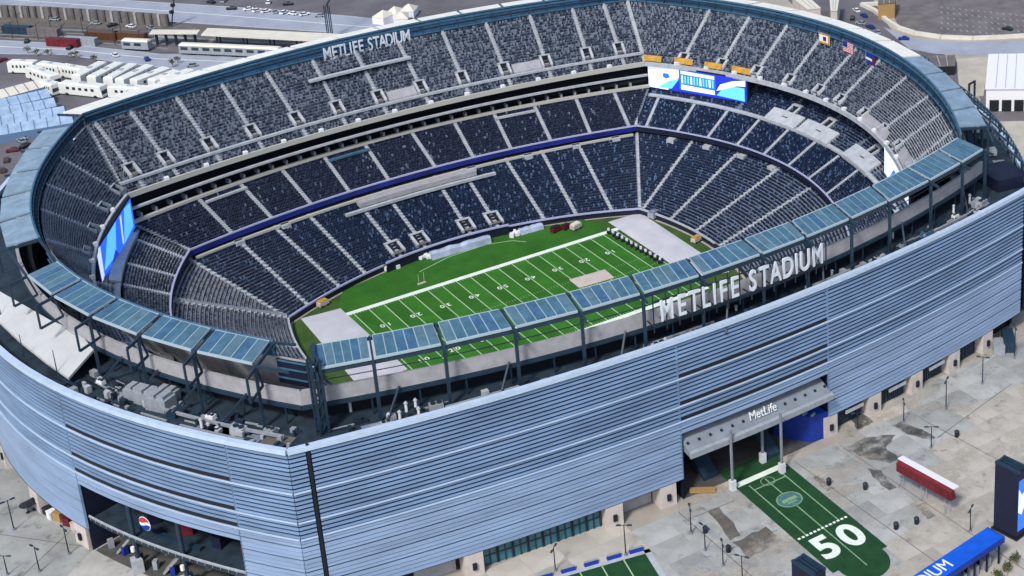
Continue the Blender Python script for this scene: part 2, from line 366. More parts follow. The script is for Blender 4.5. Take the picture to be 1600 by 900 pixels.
# canopy beam over the near gate
ts = np.linspace(TG[0]+.004, TG[1]-.004, 12)
m = MB(); m.ribbon([[Q('near', t, 16.6, -3.2), Q('near', t, 13.5, 2.4), Q('near', t, 12.4, 2.4), Q('near', t, 13.0, -3.2)] for t in ts]); cano = m.build('gate_canopy', CANOPYG, STAD)
m = MB(); m.ribbon([[Q('near', t, 13.9, 2.3), Q('near', t, 13.5, 2.95), Q('near', t, 12.2, 2.95), Q('near', t, 12.2, 2.3)] for t in ts]); m.build('canopy_lip', SILVER, cano)
for k in range(14):
    t = TG[0]+(TG[1]-TG[0])*(k+.5)/14
    if 4 < k < 8: continue
    p = Q('near', t, 14.95, .5); MB().box(p, (.45, .45, .5), 0).build('downlight', STEEL_DK, cano)
def sidebasis(lv, side, t, up):   # +x along the wall (as seen from outside, left to right), +y up the given vector
    n = outward(lv, side, t); x = Vector((-n[1], n[0], 0)); y = Vector(up).normalized(); z = x.cross(y).normalized(); return Matrix((x, y, z)).transposed().to_4x4()
tc = (TG[0]+TG[1])/2-.004; p = Q('near', tc, 15.6, .9); B = sidebasis('FB', 'near', tc, (0, .25, 1)); B.translation = Vector(p)
lettering('MetLife', 'gate_lettering', 3.1, B, LEDTXT, cano, .1, .85, .0)
# gate columns with white bollard bases, escalators, side block
for u, b in (((-5.37, -113.52), 1), ((7.84, -114.90), 1), ((6.78, -108.61), 0)):
    m = MB(); m.tube((u[0], u[1], 0), (u[0], u[1], 16), (.36), .36, 10); o = m.build('gate_column', COLUMN, STAD)
    m = MB(); m.box((u[0], u[1], 1.3), (1.3, 1.3, 2.6)); m.build('column_base', CONC_W, o)
for u, dx, dy in (((-6.91, -105.69), 4, 9), ((9.96, -107.63), 3.5, 9), ((-7.46, -101.89), 2.5, 9)):
    m = MB(); x, y = u
    m.hexa([(x-dx/2, y-1, 0), (x+dx/2, y-1, 0), (x+dx/2, y+dy, 6.5), (x-dx/2, y+dy, 6.5), (x-dx/2, y-1, 1.2), (x+dx/2, y-1, 1.2), (x+dx/2, y+dy, 7.9), (x-dx/2, y+dy, 7.9)])
    m.build('escalator', STEEL, STAD)
tb = TG[0]
m = MB(); P = [F('near', tb+.002, 1, .2), F('near', tb+.026, 1, -1.0), F('near', tb+.05, 1, -9), F('near', tb+.002, 1, -10)]
m.prism([(p[0], p[1]) for p in P], 0, 7.2, 0, 1); m.build('blue_gate_block', [BLUE_DK, BLUE], STAD)
m = MB()
for k in range(5):
    q = F('near', tb+.02+.006*k, 1, -1-1.6*k); m.box((q[0], q[1], 7.45), (1.5, .5, .5), .4)
m.build('roof_fitting', SILVER, STAD)
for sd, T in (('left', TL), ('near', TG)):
    ts = np.linspace(T[0]+.002, T[1]-.002, 12); m = MB(); m.loft([Q(sd, t, .026, -.3) for t in ts], [Q(sd, t, .026, -15) for t in ts]); structure(m.build('gate_floor_shade', DARK_AND_SHADE))  # dark sheet over the ground: shade inside the gate recesses put in as colour
# corner gate: balcony, columns, balustrade, round emblem
ts = np.linspace(TL[0]+.003, TL[1]-.003, 14)
m = MB(); m.ribbon([[Q('left', t, 8.4, -.6), Q('left', t, 7.6, -.6), Q('left', t, 7.6, -13), Q('left', t, 8.4, -13)] for t in ts]); bal = m.build('gate_balcony', ROOFDK, STAD)
m = MB(); m.ribbon([[Q('left', t, 9.5, -.45), Q('left', t, 9.3, -.25), Q('left', t, 8.9, -.25), Q('left', t, 8.9, -.45)] for t in ts]); m.build('balustrade', SILVER, bal)
m = MB(); m.ribbon([[Q('left', t, 9.2, -4.6), Q('left', t, 9.2, -3.4), Q('left', t, 8.4, -3.4), Q('left', t, 8.4, -4.6)] for t in ts[4:11]]); m.build('barrier_row', STEEL, bal)
for fr in (.33, .64):
    t = TL[1]+(TL[0]-TL[1])*fr; m = MB(); m.tube(Q('left', t, 0, -.9), Q('left', t, ZG, -.9), .55, .5, 10); o = m.build('gate_column', STEEL, STAD)
    m = MB(); q = Q('left', t, 0, -.3); m.prism([(q[0]-1.2, q[1]-1.2), (q[0]+1.2, q[1]-1.2), (q[0]+.9, q[1]+1.2), (q[0]-.9, q[1]+1.2)], 0, 3.4); m.build('column_base', CONC_LT, o)
    m = MB(); m.tube(Q('left', t, 5.4, -.1), Q('left', t, 6.6, -.1), .45, .45, 8); m.build('lamp', WHITE, o)
for k in range(24):
    p0 = Q('left', TL[0]+(TL[1]-TL[0])*(k+.5)/24, 8.9, -.38); MB().box((p0[0], p0[1], 8.75), (.12, .12, 1.1), 0).build('baluster', SILVER, bal)
m = MB(); m.ribbon([[Q('left', t, 13.4, -6.5), Q('left', t, 13.0, -6.5), Q('left', t, 13.0, -13), Q('left', t, 13.4, -13)] for t in ts]); up_ = m.build('upper_deck', STEEL, STAD)
m = MB(); m.ribbon([[Q('left', t, 14.5, -6.4), Q('left', t, 14.3, -6.3), Q('left', t, 13.3, -6.3), Q('left', t, 13.3, -6.4)] for t in ts]); m.build('deck_rail', FASCIA_LT, up_)
for fr in (.12, .45, .80):
    t = TL[1]+(TL[0]-TL[1])*fr; a = Q('left', t, .3, -3); b = Q('left', t-.03, 8.2, -6); m = MB(); m.bar(a, b, 2.4, .5); m.build('stair_flight', SLAB_G, STAD)
for k in range(9):
    t = TL[1]+(TL[0]-TL[1])*(k+.5)/9; p0 = Q('left', t, 0, -3.0); MB().box((p0[0], p0[1], 1.1), (1.2, 1.0, 2.2), .3*k).build('ticket_gate', (SILVER, BLUE_DK, STEEL)[k % 3], STAD)
t = TL[1]+(TL[0]-TL[1])*.42; n = outward('FB', 'left', t); c = np.array(Q('left', t, 13.3, -1.2)); ax = np.array([-n[1], n[0]])
def disc(c, ax, n, r, lo, hi, off, z0=-1, z1=1, k=20):
    # slice of a disc between two sagging curves: vertical coordinate lo(x)..hi(x) in units of r
    A = []; Bq = []
    for i in range(k+1):
        x = -1+2*i/k; h = math.sqrt(max(0, 1-x*x)); a = max(-h, min(h, lo(x))); b = max(-h, min(h, hi(x)))
        base = np.array([c[0]+ax[0]*x*r+n[0]*off, c[1]+ax[1]*x*r+n[1]*off])
        A.append((base[0], base[1], c[2]+a*r)); Bq.append((base[0], base[1], c[2]+b*r))
    return MB().loft(A, Bq)
wave = lambda x: .18*math.sin(x*2.6)
em = disc(c, ax, n, 1.75, lambda x: -9, lambda x: 9, 0).build('round_emblem', WHITE, STAD)
disc(c, ax, n, 1.6, lambda x: wave(x)+.22, lambda x: 9, .12).build('emblem_upper_field', REDL, em)
disc(c, ax, n, 1.6, lambda x: -9, lambda x: wave(x)-.25, .12).build('emblem_lower_field', BLUE_DK, em)
for fr, mt in ((.30, DARK_BLUE), (.52, RED), (.74, DARK_BLUE), (.88, RED)):
    t = TL[1]+(TL[0]-TL[1])*fr; p0 = Q('left', t, 10.4, -7.5); MB().box((p0[0], p0[1], 9.9), (3.6, 2.4, 2.8), fr*5).build('concession_stand', mt, bal)
for k in range(7):
    t = TL[1]+(TL[0]-TL[1])*(k+.6)/7.4; p0 = Q('left', t, 0, -9); MB().box((p0[0], p0[1], 1.6), (2.2, 3.2, 3.2), 1.1+.1*k).build('turnstile', STEEL if k % 2 else SLAB_G, STAD)
    p0 = Q('left', t, 0, -12); MB().box((p0[0], p0[1], 12), (5.5, .6, 4.5), 1.2+.09*k).build('inner_wall_panel', (DARK_BLUE, STEEL, ROOFDK)[k % 3], bal)
# ------------------------------------------------------------------ roof terrace behind the rim
ND = 40
for side in ('near', 'left', 'far', 'right'):
    ts = np.linspace(0, 1, ND)
    inner = line('WT', side, 0, 1, ND, 39.5, -4) if side in ('near', 'left') else line('UT', side, 0, 1, ND, 39.5, -1)
    m = MB(); m.loft([F(side, t, 2.35/SP, -.4) for t in ts], inner); m.build('terrace_deck', ROOFDK, STAD)
    if side in ('near', 'left'):
        m = MB(); A = line('WT', side, 0, 1, ND, 48.0); m.ribbon(ledge(A, .7, 3.3)); m.build('bowl_wall', WALLGREY, STAD)
        m = MB(); m.loft(line('WT', side, 0, 1, ND, 45.0, -3.5), line('WT', side, 0, 1, ND, 39.5, -3.5)); m.loft(line('WT', side, 0, 1, ND, 44.8, 0), line('WT', side, 0, 1, ND, 44.8, -3.5)); m.build('wall_recess', DARK, STAD)
        m = MB(); m.ribbon(ledge(line('WT', side, 0, 1, ND, 44.6, .3), .8, .9)); m.build('wall_beam', STEEL, STAD)
    else:
        m = MB(); m.loft(line('UT', side, 0, 1, ND, 53.0, 2), line('UT', side, 0, 1, ND, 39.5, 2)); m.build('bowl_wall', WALLGREY, STAD)
# ------------------------------------------------------------------ seating
def section(side, lo, hi, ta, tb, g0, g1, nrows, mats, prob, seats=True, parent=None, zlo=None, zhi=None, pitch=.52):
    """stepped treads plus individual seats between two aisles; ta, tb = (t at bottom, t at top)"""
    za = zof(lo) if zlo is None else zlo; zb = zof(hi) if zhi is None else zhi
    def pos(g, s):
        s = np.asarray(s, float)
        return S(lo, side, ta[0]+(tb[0]-ta[0])*s)*(1-g)+S(hi, side, ta[1]+(tb[1]-ta[1])*s)*g
    ns = 7; ss = np.linspace(0, 1, ns); m = MB(); dg = (g1-g0)/nrows
    rows = []
    for k in range(nrows+1):
        p = pos(g0+dg*k, ss); zk = za+(zb-za)*(g0+dg*k); zl = za+(zb-za)*(g0+dg*max(k-1, 0))
        rows.append([(x, y, zl) for x, y in p]); rows.append([(x, y, zk) for x, y in p])
    for A, B in zip(rows[1:-1], rows[2:]): m.loft(A, B)
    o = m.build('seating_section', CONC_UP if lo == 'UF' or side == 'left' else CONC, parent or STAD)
    if not seats: return o
    V = []; MI = []
    for k in range(nrows):
        g = g0+dg*(k+.62); zk = za+(zb-za)*(g0+dg*k)
        q = pos(g, np.array([0, .5, 1])); W = np.linalg.norm(q[1]-q[0])+np.linalg.norm(q[2]-q[1]); n = int((W-1.4)/pitch)
        if n < 1: continue
        sj = (.7+(np.arange(n)+.5)*(W-1.4)/n)/W; p = pos(g, sj); e = pos(g, sj+.004)-pos(g, sj-.004); e /= np.linalg.norm(e, axis=1)[:, None]
        inn = pos(max(g-.02, -.05), sj)-pos(g+.02, sj); inn /= np.linalg.norm(inn, axis=1)[:, None]
        hw = .225; z = np.full((n, 1), zk); up = RN.random(n) < .5
        A = np.hstack([p-e*hw, z+.12]); B = np.hstack([p+e*hw, z+.12]); Cc = np.hstack([p+e*hw-inn*.14, z+.95]); D = np.hstack([p-e*hw-inn*.14, z+.95])
        V.append(np.stack([A, B, Cc, D], 1))
        dz = np.where(up, .86, .48)[:, None]; dd = np.where(up, .18, .46)[:, None]
        A2 = np.hstack([p-e*hw+inn*.03, z+.46]); B2 = np.hstack([p+e*hw+inn*.03, z+.46]); C2 = np.hstack([p+e*hw+inn*dd, z+dz]); D2 = np.hstack([p-e*hw+inn*dd, z+dz])
        V.append(np.stack([A2, B2, C2, D2], 1))
        mi = RN.choice(len(prob), n, p=prob); MI.append(mi); MI.append(mi)
    if not V: return o
    V = np.concatenate(V).reshape(-1, 3); MI = np.concatenate(MI); nq = len(MI)
    me = bpy.data.meshes.new('seats'); me.vertices.add(nq*4); me.vertices.foreach_set('co', V.ravel().astype(np.float32))
    me.loops.add(nq*4); me.loops.foreach_set('vertex_index', np.arange(nq*4, dtype=np.int32))
    me.polygons.add(nq); me.polygons.foreach_set('loop_start', np.arange(0, nq*4, 4, dtype=np.int32))
    for x in mats: me.materials.append(x)
    me.polygons.foreach_set('material_index', MI.astype(np.int32)); me.update(calc_edges=True)
    s = bpy.data.objects.new('seats', me); COL.objects.link(s); s.parent = o; s['kind'] = 'stuff'
    return o
RN = np.random.default_rng(3)
def at_(side, lo, hi, tt, g, dz=0):
    p = S(lo, side, tt[0])*(1-g)+S(hi, side, tt[1])*g; return np.array([p[0], p[1], zof(lo)+(zof(hi)-zof(lo))*g+dz])
def stair(side, lo, hi, tt, g0, g1, wd=1.3, name='aisle_stairs', m_=None, lift=.55, zlo=None, zhi=None, nst=20, parent=None):
    wd *= .8
    za = zof(lo) if zlo is None else zlo; zb = zof(hi) if zhi is None else zhi; L = []; Rr = []
    for g in np.linspace(g0, g1, nst):
        p = S(lo, side, tt[0])*(1-g)+S(hi, side, tt[1])*g
        q = S(lo, side, tt[0]+.01)*(1-g)+S(hi, side, tt[1]+.01)*g; d = (q-p)/np.linalg.norm(q-p); z = za+(zb-za)*g+lift
        a = p-d*wd/2; b = p+d*wd/2; dn = .0
        if L: L.append((a[0], a[1], L[-1][2])); Rr.append((b[0], b[1], Rr[-1][2]))
        L.append((a[0], a[1], z)); Rr.append((b[0], b[1], z))
    lo_ = [(x, y, z-.8) for x, y, z in L]; ro_ = [(x, y, z-.8) for x, y, z in Rr]
    m = MB(); m.loft(L, Rr); m.loft(lo_, L); m.loft(Rr, ro_); return m.build(name, m_ or CONC_LT, parent or STAD)
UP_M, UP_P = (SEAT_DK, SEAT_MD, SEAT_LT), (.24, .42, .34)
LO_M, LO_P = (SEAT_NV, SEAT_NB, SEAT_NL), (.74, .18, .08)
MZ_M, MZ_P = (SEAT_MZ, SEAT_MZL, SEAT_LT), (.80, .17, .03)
AI = {
 ('far', 'FW', 'LT'): [(0.0647, 0.1025), (0.1641, 0.1809), (0.2449, 0.2556), (0.3574, 0.3606), (0.4302, 0.4237), (0.5609, 0.5390), (0.6380, 0.6020), (0.7603, 0.7015), (0.8434, 0.7836), (0.9330, 0.8667)],
 ('right', 'FW', 'LT'): [(0.0189, 0.1552), (0.2164, 0.3065), (0.4185, 0.4676), (0.6370, 0.6244)],
 ('far', 'MF', 'MB'): [(0.0903, 0.1188), (0.1772, 0.1968), (0.2645, 0.2766), (0.3499, 0.3583), (0.4391, 0.4386), (0.5451, 0.5310), (0.6324, 0.6155), (0.7183, 0.6944), (0.8093, 0.7743), (0.8985, 0.8564), (0.9858, 0.9311)],
 ('right', 'MF', 'MS'): [(0.0282, 0.0502), (0.1160, 0.1417), (0.2094, 0.2318), (0.3088, 0.3261), (0.4115, 0.4204), (0.5180, 0.5189), (0.6221, 0.6155), (0.7332, 0.7052)],
 ('left', 'MF', 'MS'): [(0.7864, 0.7589), (0.8751, 0.8480), (0.9606, 0.9456), (1.0000, 1.0000)],
 ('far', 'UF', 'UT'): [(0.0343, 0.0142), (0.0941, 0.0735), (0.1711, 0.1524), (0.2491, 0.2327), (0.3317, 0.3130), (0.4064, 0.3985), (0.4867, 0.4774), (0.5689, 0.5586), (0.6487, 0.6445), (0.7323, 0.7281), (0.8130, 0.8126), (0.8938, 0.8947), (0.9596, 0.9550)],
 ('right', 'UF', 'UT'): [(0.0759, 0.1599), (0.1678, 0.2467), (0.2612, 0.3368), (0.3569, 0.4283), (0.4512, 0.5264), (0.5278, 0.6034), (0.6249, 0.7019), (0.7197, 0.7976)],
 ('left', 'UF', 'UT'): [(1.0000, 0.8835), (0.9349, 0.7841), (0.8504, 0.6912), (0.7607, 0.5735)],
}
def fill(side, lo, hi, g0, g1, nrows, mats, prob, extra=(), **kw):
    A = sorted(list(AI.get((side, lo, hi), [])) + list(extra)); ends = [(0., 0.)]+A+[(1., 1.)]
    for a, b in zip(ends[:-1], ends[1:]):
        if b[0]-a[0] > .012 or b[1]-a[1] > .012: section(side, lo, hi, a, b, g0, g1, nrows, mats, prob, **kw)
    for a in A: stair(side, lo, hi, a, g0, g1)
    return A
# lower tier
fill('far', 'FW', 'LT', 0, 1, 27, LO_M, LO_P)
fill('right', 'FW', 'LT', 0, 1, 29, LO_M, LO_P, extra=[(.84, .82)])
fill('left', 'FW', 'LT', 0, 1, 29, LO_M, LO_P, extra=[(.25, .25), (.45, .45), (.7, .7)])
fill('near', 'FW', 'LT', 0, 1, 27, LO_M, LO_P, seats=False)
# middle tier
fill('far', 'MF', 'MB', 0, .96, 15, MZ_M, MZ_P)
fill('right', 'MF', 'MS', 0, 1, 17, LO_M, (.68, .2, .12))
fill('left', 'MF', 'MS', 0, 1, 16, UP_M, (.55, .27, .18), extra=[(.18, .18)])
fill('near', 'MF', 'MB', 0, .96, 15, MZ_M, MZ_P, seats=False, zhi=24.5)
# ledge and broken block edge in the lower left corner stand
LEDGE = [(1.0000, 0.8037)][0]
stair('left', 'FW', 'LT', LEDGE, 0, 1, 2.2, 'stand_ledge', CONC_LT, 1.0)
m = MB(); A = [tuple(at_('left', 'FW', 'LT', LEDGE, g, 1.6)) for g in np.linspace(0, 1, 8)]; m.ribbon(ledge(A, .2, 1.0)); m.build('ledge_rail', SILVER, STAD)
# upper tier
GW = .15
UPA = {}
for side in ('far', 'right', 'left'):
    ex = {'far': [], 'right': [(.81, .87), (.91, .94)], 'left': [(.12, .12), (.25, .25)]}[side]
    A = sorted(list(AI[(side, 'UF', 'UT')])+ex); UPA[side] = A; ends = [(0., 0.)]+A+[(1., 1.)]
    for a, b in zip(ends[:-1], ends[1:]):
        if side == 'far': section(side, 'UF', 'UT', a, b, 0.02, GW-.015, 3, UP_M, UP_P); section(side, 'UF', 'UT', a, b, GW+.03, 1.0, 20, UP_M, UP_P)
        else: section(side, 'UF', 'UT', a, b, 0.02, 1.0, 24, UP_M, UP_P)
    for a in A:
        stair(side, 'UF', 'UT', a, .37 if side == 'far' else .24, 1.0, 1.1, m_=CONC_LT, nst=16); stair(side, 'UF', 'UT', a, 0.0, GW if side == 'far' else .06, 1.1, m_=CONC_LT, nst=5)
section('near', 'UF', 'UT', (0, 0), (1, 1), 0, 1, 18, UP_M, UP_P, seats=False, zlo=27.5, zhi=41.5)
m = MB(); m.loft(line('UT', 'near', 0, 1, 40, 41.4), line('WT', 'near', 0, 1, 40, 45.5, -.6)); m.build('upper_concourse', CONC, STAD)
def at(side, lo, hi, tt, g, dz=0, dt=0.0):
    p = S(lo, side, tt[0]+dt)*(1-g)+S(hi, side, tt[1]+dt)*g; return np.array([p[0], p[1], zof(lo)+(zof(hi)-zof(lo))*g+dz])
def vomitory(side, tt, lo='UF', hi='UT', g0=.19, g1=.36, half=1.9, parent=None, wall=.8, hgt=.8):
    c0 = at(side, lo, hi, tt, g0); c1 = at(side, lo, hi, tt, g1); d = at(side, lo, hi, tt, g0, 0, .01)-c0; d /= np.linalg.norm(d); d[2] = 0
    m = MB(); zf = c0[2]+.1; ztop = c1[2]+hgt
    def P(s, g, z): q = c0*(1-g)+c1*g+d*s; return (q[0], q[1], z)
    for sg in (-1, 1):
        a, b = sg*half, sg*(half-wall)
        m.hexa([P(a, 0, zf-1), P(b, 0, zf-1), P(b, 1, zf-1), P(a, 1, zf-1), P(a, 0, c0[2]+hgt+.3), P(b, 0, c0[2]+hgt+.3), P(b, 1, ztop), P(a, 1, ztop)], 0)
    m.hexa([P(-half, .86, zf-1), P(half, .86, zf-1), P(half, 1.12, zf-1), P(-half, 1.12, zf-1), P(-half, .86, ztop+.03), P(half, .86, ztop+.03), P(half, 1.12, ztop+.03), P(-half, 1.12, ztop+.03)], 0)
    q = half-wall
    m.quad(P(-q, .84, zf+.7), P(q, .84, zf+.7), P(q, .84, ztop-.2), P(-q, .84, ztop-.2), 1)
    m.quad(P(-q, -.15, zf+.75), P(q, -.15, zf+.75), P(q, .4, zf+.75), P(-q, .4, zf+.75), 2)
    m.quad(P(-q, .4, zf+1.3), P(q, .4, zf+1.3), P(q, .84, zf+2.2), P(-q, .84, zf+2.2), 1)
    return m.build('vomitory', [CONC_LT, DARK, STAIN_B], parent or STAD)
for side in ('far', 'right', 'left'):
    for a in UPA[side]: vomitory(side, a, 'UF', 'UT', *((.19, .36) if side == 'far' else (.06, .22)))
# cross walkway of the upper tier with its front rail
for side in ('far', 'right', 'left'):
    A = lerp3(line('UF', side, 0, 1, 48), line('UT', side, 0, 1, 48), GW+.03); A = [(x, y, z+.35) for x, y, z in A]
    if side == 'far': m = MB(); m.ribbon(ledge(A, 1.1, .7)); m.build('cross_walkway', CONC_LT, STAD)
    B = line('UF', side, 0, 1, 48, zof('UF')+.9)
    m = MB(); m.ribbon(ledge(B, .7, 1.5)); m.build('tier_front_rail', CREAM_RAIL if side == 'far' else CONC_LT, STAD)
    for k in range(1, 14):
        p = S('UF', side, k/14); MB().box((p[0], p[1], zof('UF')+1.2), (1.3, 1.3, .9)).build('rail_lamp', WHITE, STAD)
def platform(side, t0, t1, g0, g1, lo='UF', hi='UT', m_=None, name='wheelchair_platform', lift=.9):
    ts = np.linspace(t0, t1, 6)
    A = [tuple(at(side, lo, hi, (t, t), g1, 0)) for t in ts]; B = [tuple(at(side, lo, hi, (t, t), g0, 0)) for t in ts]; zt = A[0][2]+lift-.6
    m = MB(); m.ribbon([[(b[0], b[1], b[2]-.5), (b[0], b[1], b[2]+1.0), (a[0], a[1], a[2]+lift), (a[0], a[1], a[2]-1)] for a, b in zip(A, B)])
    return m.build(name, m_ or WALLGREY, STAD)
UA = UPA['far']
def tg(A, i, g): return A[i][0]*(1-g)+A[i][1]*g
platform('far', 0.4935+.006, 0.5655-.012, .17, .30); platform('far', 0.7395+.006, 0.8130-.012, .17, .30)
platform('right', 0.6460, 0.7660, .0, .16); platform('right', 0.8500, 0.9335, .02, .2)
# camera ledge high in the far stand
A = [tuple(at('far', 'UF', 'UT', (t, t), .70, 1.6)) for t in np.linspace(0.3735, 0.5655, 14)]
m = MB(); m.ribbon(ledge(A, 1.6, .7)); m.build('camera_ledge', CONC_LT, STAD)
m = MB(); m.loft([(x, y, z-.7) for x, y, z in A], [(x, y, z-2.2) for x, y, z in A]); m.build('ledge_front', DARK_BLUE, STAD)
# ------------------------------------------------------------------ club level on the far side: dark suites, ledges, dividers
N = 48
mb, uf = line('MB', 'far', 0, 1, N, 26.0), line('UF', 'far', 0, 1, N, 33.5)
m = MB(); m.loft(line('MB', 'far', 0, 1, N, 26.0, 4), line('MB', 'far', 0, 1, N, 36.0, 4)); m.loft(line('MB', 'far', 0, 1, N, 25.9), line('MB', 'far', 0, 1, N, 25.9, 4)); m.build('suite_recess', DARK, STAD)
m = MB(); m.ribbon(ledge(line('MB', 'far', 0, 1, N, 26.9, .6), 1.3, .8)); m.build('club_ledge', CREAM_RAIL, STAD)
m = MB(); mid = lerp3(mb, uf, .58); m.ribbon(ledge([(x, y, z+.3) for x, y, z in mid], 1.1, .55)); m.build('club_ledge', CONC_LT, STAD)
m = MB(); m.loft([(x, y, z-.2) for x, y, z in mid], [(x, y, z-2) for x, y, z in line('MB', 'far', 0, 1, N, 30.0, 3)]); m.build('suite_glass', GLASS, STAD)
for k in range(36):
    t = (k+.7)/37; p = S('MB', 'far', t); n = outward('MB', 'far', t)
    MB().hexa([(p[0]+n[0]*a-n[1]*s, p[1]+n[1]*a+n[0]*s, z) for z in (26.8, 28.2) for a, s in ((.2, -.3), (2.6, -.3), (2.6, .3), (.2, .3))]).build('suite_divider', SILVER, STAD)
# pale railings at the back of some middle-tier blocks
MA = AI[('far', 'MF', 'MB')]
for i in (0, 3, 7):
    ts = np.linspace(MA[i][1], MA[i+1][1], 6); m = MB(); m.ribbon(ledge([tuple(at('far', 'MF', 'MB', (t, t), .84, .8)) for t in ts], 1.0, .6)); m.build('block_railing', CONC_LT if i != 3 else FASCIA_LT, STAD)
# ------------------------------------------------------------------ ribbon board round the middle tier
for side in ('far', 'right', 'left', 'near'):
    c = line('MF', side, 0, 1, N, 17.6, -.3)
    m = MB(); m.loft(line('MF', side, 0, 1, N, 17.5, -.4), line('MF', side, 0, 1, N, 16.1, -.4)); m.build('ribbon_board', PURPLE if side == 'far' else DARK_BLUE, STAD)
    m = MB(); m.ribbon(ledge(line('MF', side, 0, 1, N, 18.1, .1), .5, .45 if side == 'far' else .35)); m.build('tier_rail', PURPLE_LT, STAD)
    m = MB(); m.loft(line('MF', side, 0, 1, N, 16.1, -.4), line('LT', side, 0, 1, N, 16.1, 5)); m.loft(line('LT', side, 0, 1, N, 16.1, 5), line('LT', side, 0, 1, N, 14.0, 5)); m.build('concourse_wall', DARK, STAD)
    m = MB(); m.loft(line('LT', side, 0, 1, N, 14.3, 0), line('LT', side, 0, 1, N, 14.3, 5)); m.build('lower_concourse', CONC, STAD)
m = MB(); m.ribbon(ledge(line('LT', 'far', 0.01, .99, N, 15.3, -.4), .9, .7)); m.build('tier_ledge', CREAM_RAIL, STAD)
m = MB(); A = line('LT', 'far', 0.3570, 0.6235, 14, 15.0, -1.4); m.ribbon(ledge(A, 2.6, 1.5)); m.build('press_ledge', WALLGREY, STAD)
m = MB(); A = line('LT', 'far', 0.3205, 0.6640, 16, 13.4, -4.2); m.ribbon(ledge(A, 1.2, .8)); m.build('block_railing', CONC_LT, STAD)
LA = AI[('far', 'FW', 'LT')]
for i in (3, 4, 5, 6): vomitory('far', LA[i], 'FW', 'LT', .06, .24, 2.4, hgt=.8)
for side, T in (('far', (.1, .2, .62, .75, .86, .95)), ('right', (.10, .21, .33, .45))):
    for t in T:
        p = S('LT', side, t)-outward('LT', side, t)*1.2; q = outward('LT', side, t); MB().box((p[0], p[1], 14.6), (2.2, 2.6, 1.4), math.atan2(q[1], q[0])).build('stair_head', CONC_LT, STAD)
# corner aisle strips
for lo, hi in (('FW', 'LT'), ('MF', 'MB'), ('UF', 'UT')): stair('right', lo, hi if hi != 'MB' else 'MS', (.001, .001), 0, 1, 1.3)
stair('far', 'FW', 'LT', (.001, .001), 0, 1, 1.2)
# right-hand club: walkway, white platforms, back seats under the upper tier
CURVES['MC'] = [30.0]+[v*(1.15 if i % 2 == 0 else 1.12) for i, v in enumerate(CURVES['MS'][1:])]
for side in ('right', 'left'):
    for k in range(8): section(side, 'MS', 'MC', (k/8, k/8), ((k+1)/8, (k+1)/8), .12, 1, 14, LO_M, (.6, .25, .15) if side == 'right' else (.6, .2, .2))
    m = MB(); m.ribbon(ledge(line('MS', side, 0, 1, N, 23.9, 2.2), 1.6, .6)); m.build('club_walkway', CONC_LT, STAD)
    m = MB(); m.loft(line('MC', side, 0, 1, N, 30.0), line('MC', side, 0, 1, N, 39.0)); m.build('suite_recess', DARK, STAD)
for t0, t1, in ((0.3360, 0.4340), (0.4425, 0.5560), (0.6220, 0.7360)):
    platform('right', t0, t1, .04, .38, 'MS', 'MC', CONC_LT)
    vomitory('right', ((t0+t1)/2, (t0+t1)/2), 'MS', 'MC', .25, .6, 2.0)
ts_ = (0.7590, 0.9620); platform('left', min(ts_), max(ts_), .03, .22, 'MS', 'MC', CONC_LT)
# ------------------------------------------------------------------ field wall
for side in ('far', 'right', 'near', 'left'):
    m = MB(); m.loft(line('FW', side, 0, 1, N, 1.9, -.1), line('FW', side, 0, 1, N, 0, -.1)); m.build('field_wall', DARK_BLUE, STAD)
m = MB(); m.ribbon(ledge(line('FW', 'far', .3, .66, N, 3.5, -1.4), .6, .5)); m.build('wall_rail', PURPLE_LT, STAD)
m = MB(); m.loft(line('FW', 'far', .3, .66, N, 3.2, -1.6), line('FW', 'far', .3, .66, N, 0, -1.6)); m.build('field_wall', DARK_BLUE, STAD)
for side, a, b in (('far', 0, .3), ('far', .66, 1), ('right', 0, .6), ('left', .4, 1)):
    m = MB(); m.ribbon(ledge(line('FW', side, a, b, 30, 2.3), .5, .5)); m.build('wall_rail', PURPLE_LT if side == 'far' else CONC_LT, STAD)
# ================================================================== canopy ring
def ring_pt(lv, side, t, dz=0.0): p = S(lv, side, t); return np.array([p[0], p[1], zof(lv)+dz])
def canopy(side, tI, tO, j, kind, panes, e=.004):
    """one tilted roof panel between bay lines j and j+1"""
    a, b = tI[j]+e, tI[j+1]-e; c, d = tO[j]+e, tO[j+1]-e
    P = [ring_pt('RI', side, a), ring_pt('RI', side, b), ring_pt('RO', side, d), ring_pt('RO', side, c)]
    m = MB(); m.hexa([p-np.array([0, 0, .45]) for p in P]+P); body = m.build('canopy_panel', FRAME_LT if panes else kind, STAD)
    if not panes:
        return body
    for k in range(panes):
        u0, u1 = (k+.05)/panes, (k+.95)/panes
        q = lambda u, v: (P[0]*(1-u)+P[1]*u)*(1-v)+(P[3]*(1-u)+P[2]*u)*v+np.array([0, 0, .07])
        lo_ = lambda u, v: q(u, v)-np.array([0, 0, .1])
        MB().hexa([lo_(u0, .05), lo_(u1, .05), lo_(u1, .95), lo_(u0, .95), q(u0, .05), q(u1, .05), q(u1, .95), q(u0, .95)]).build('pane', R.choice((kind, kind, PANEL_B, PANEL_C)) if kind is PANEL else kind, body)
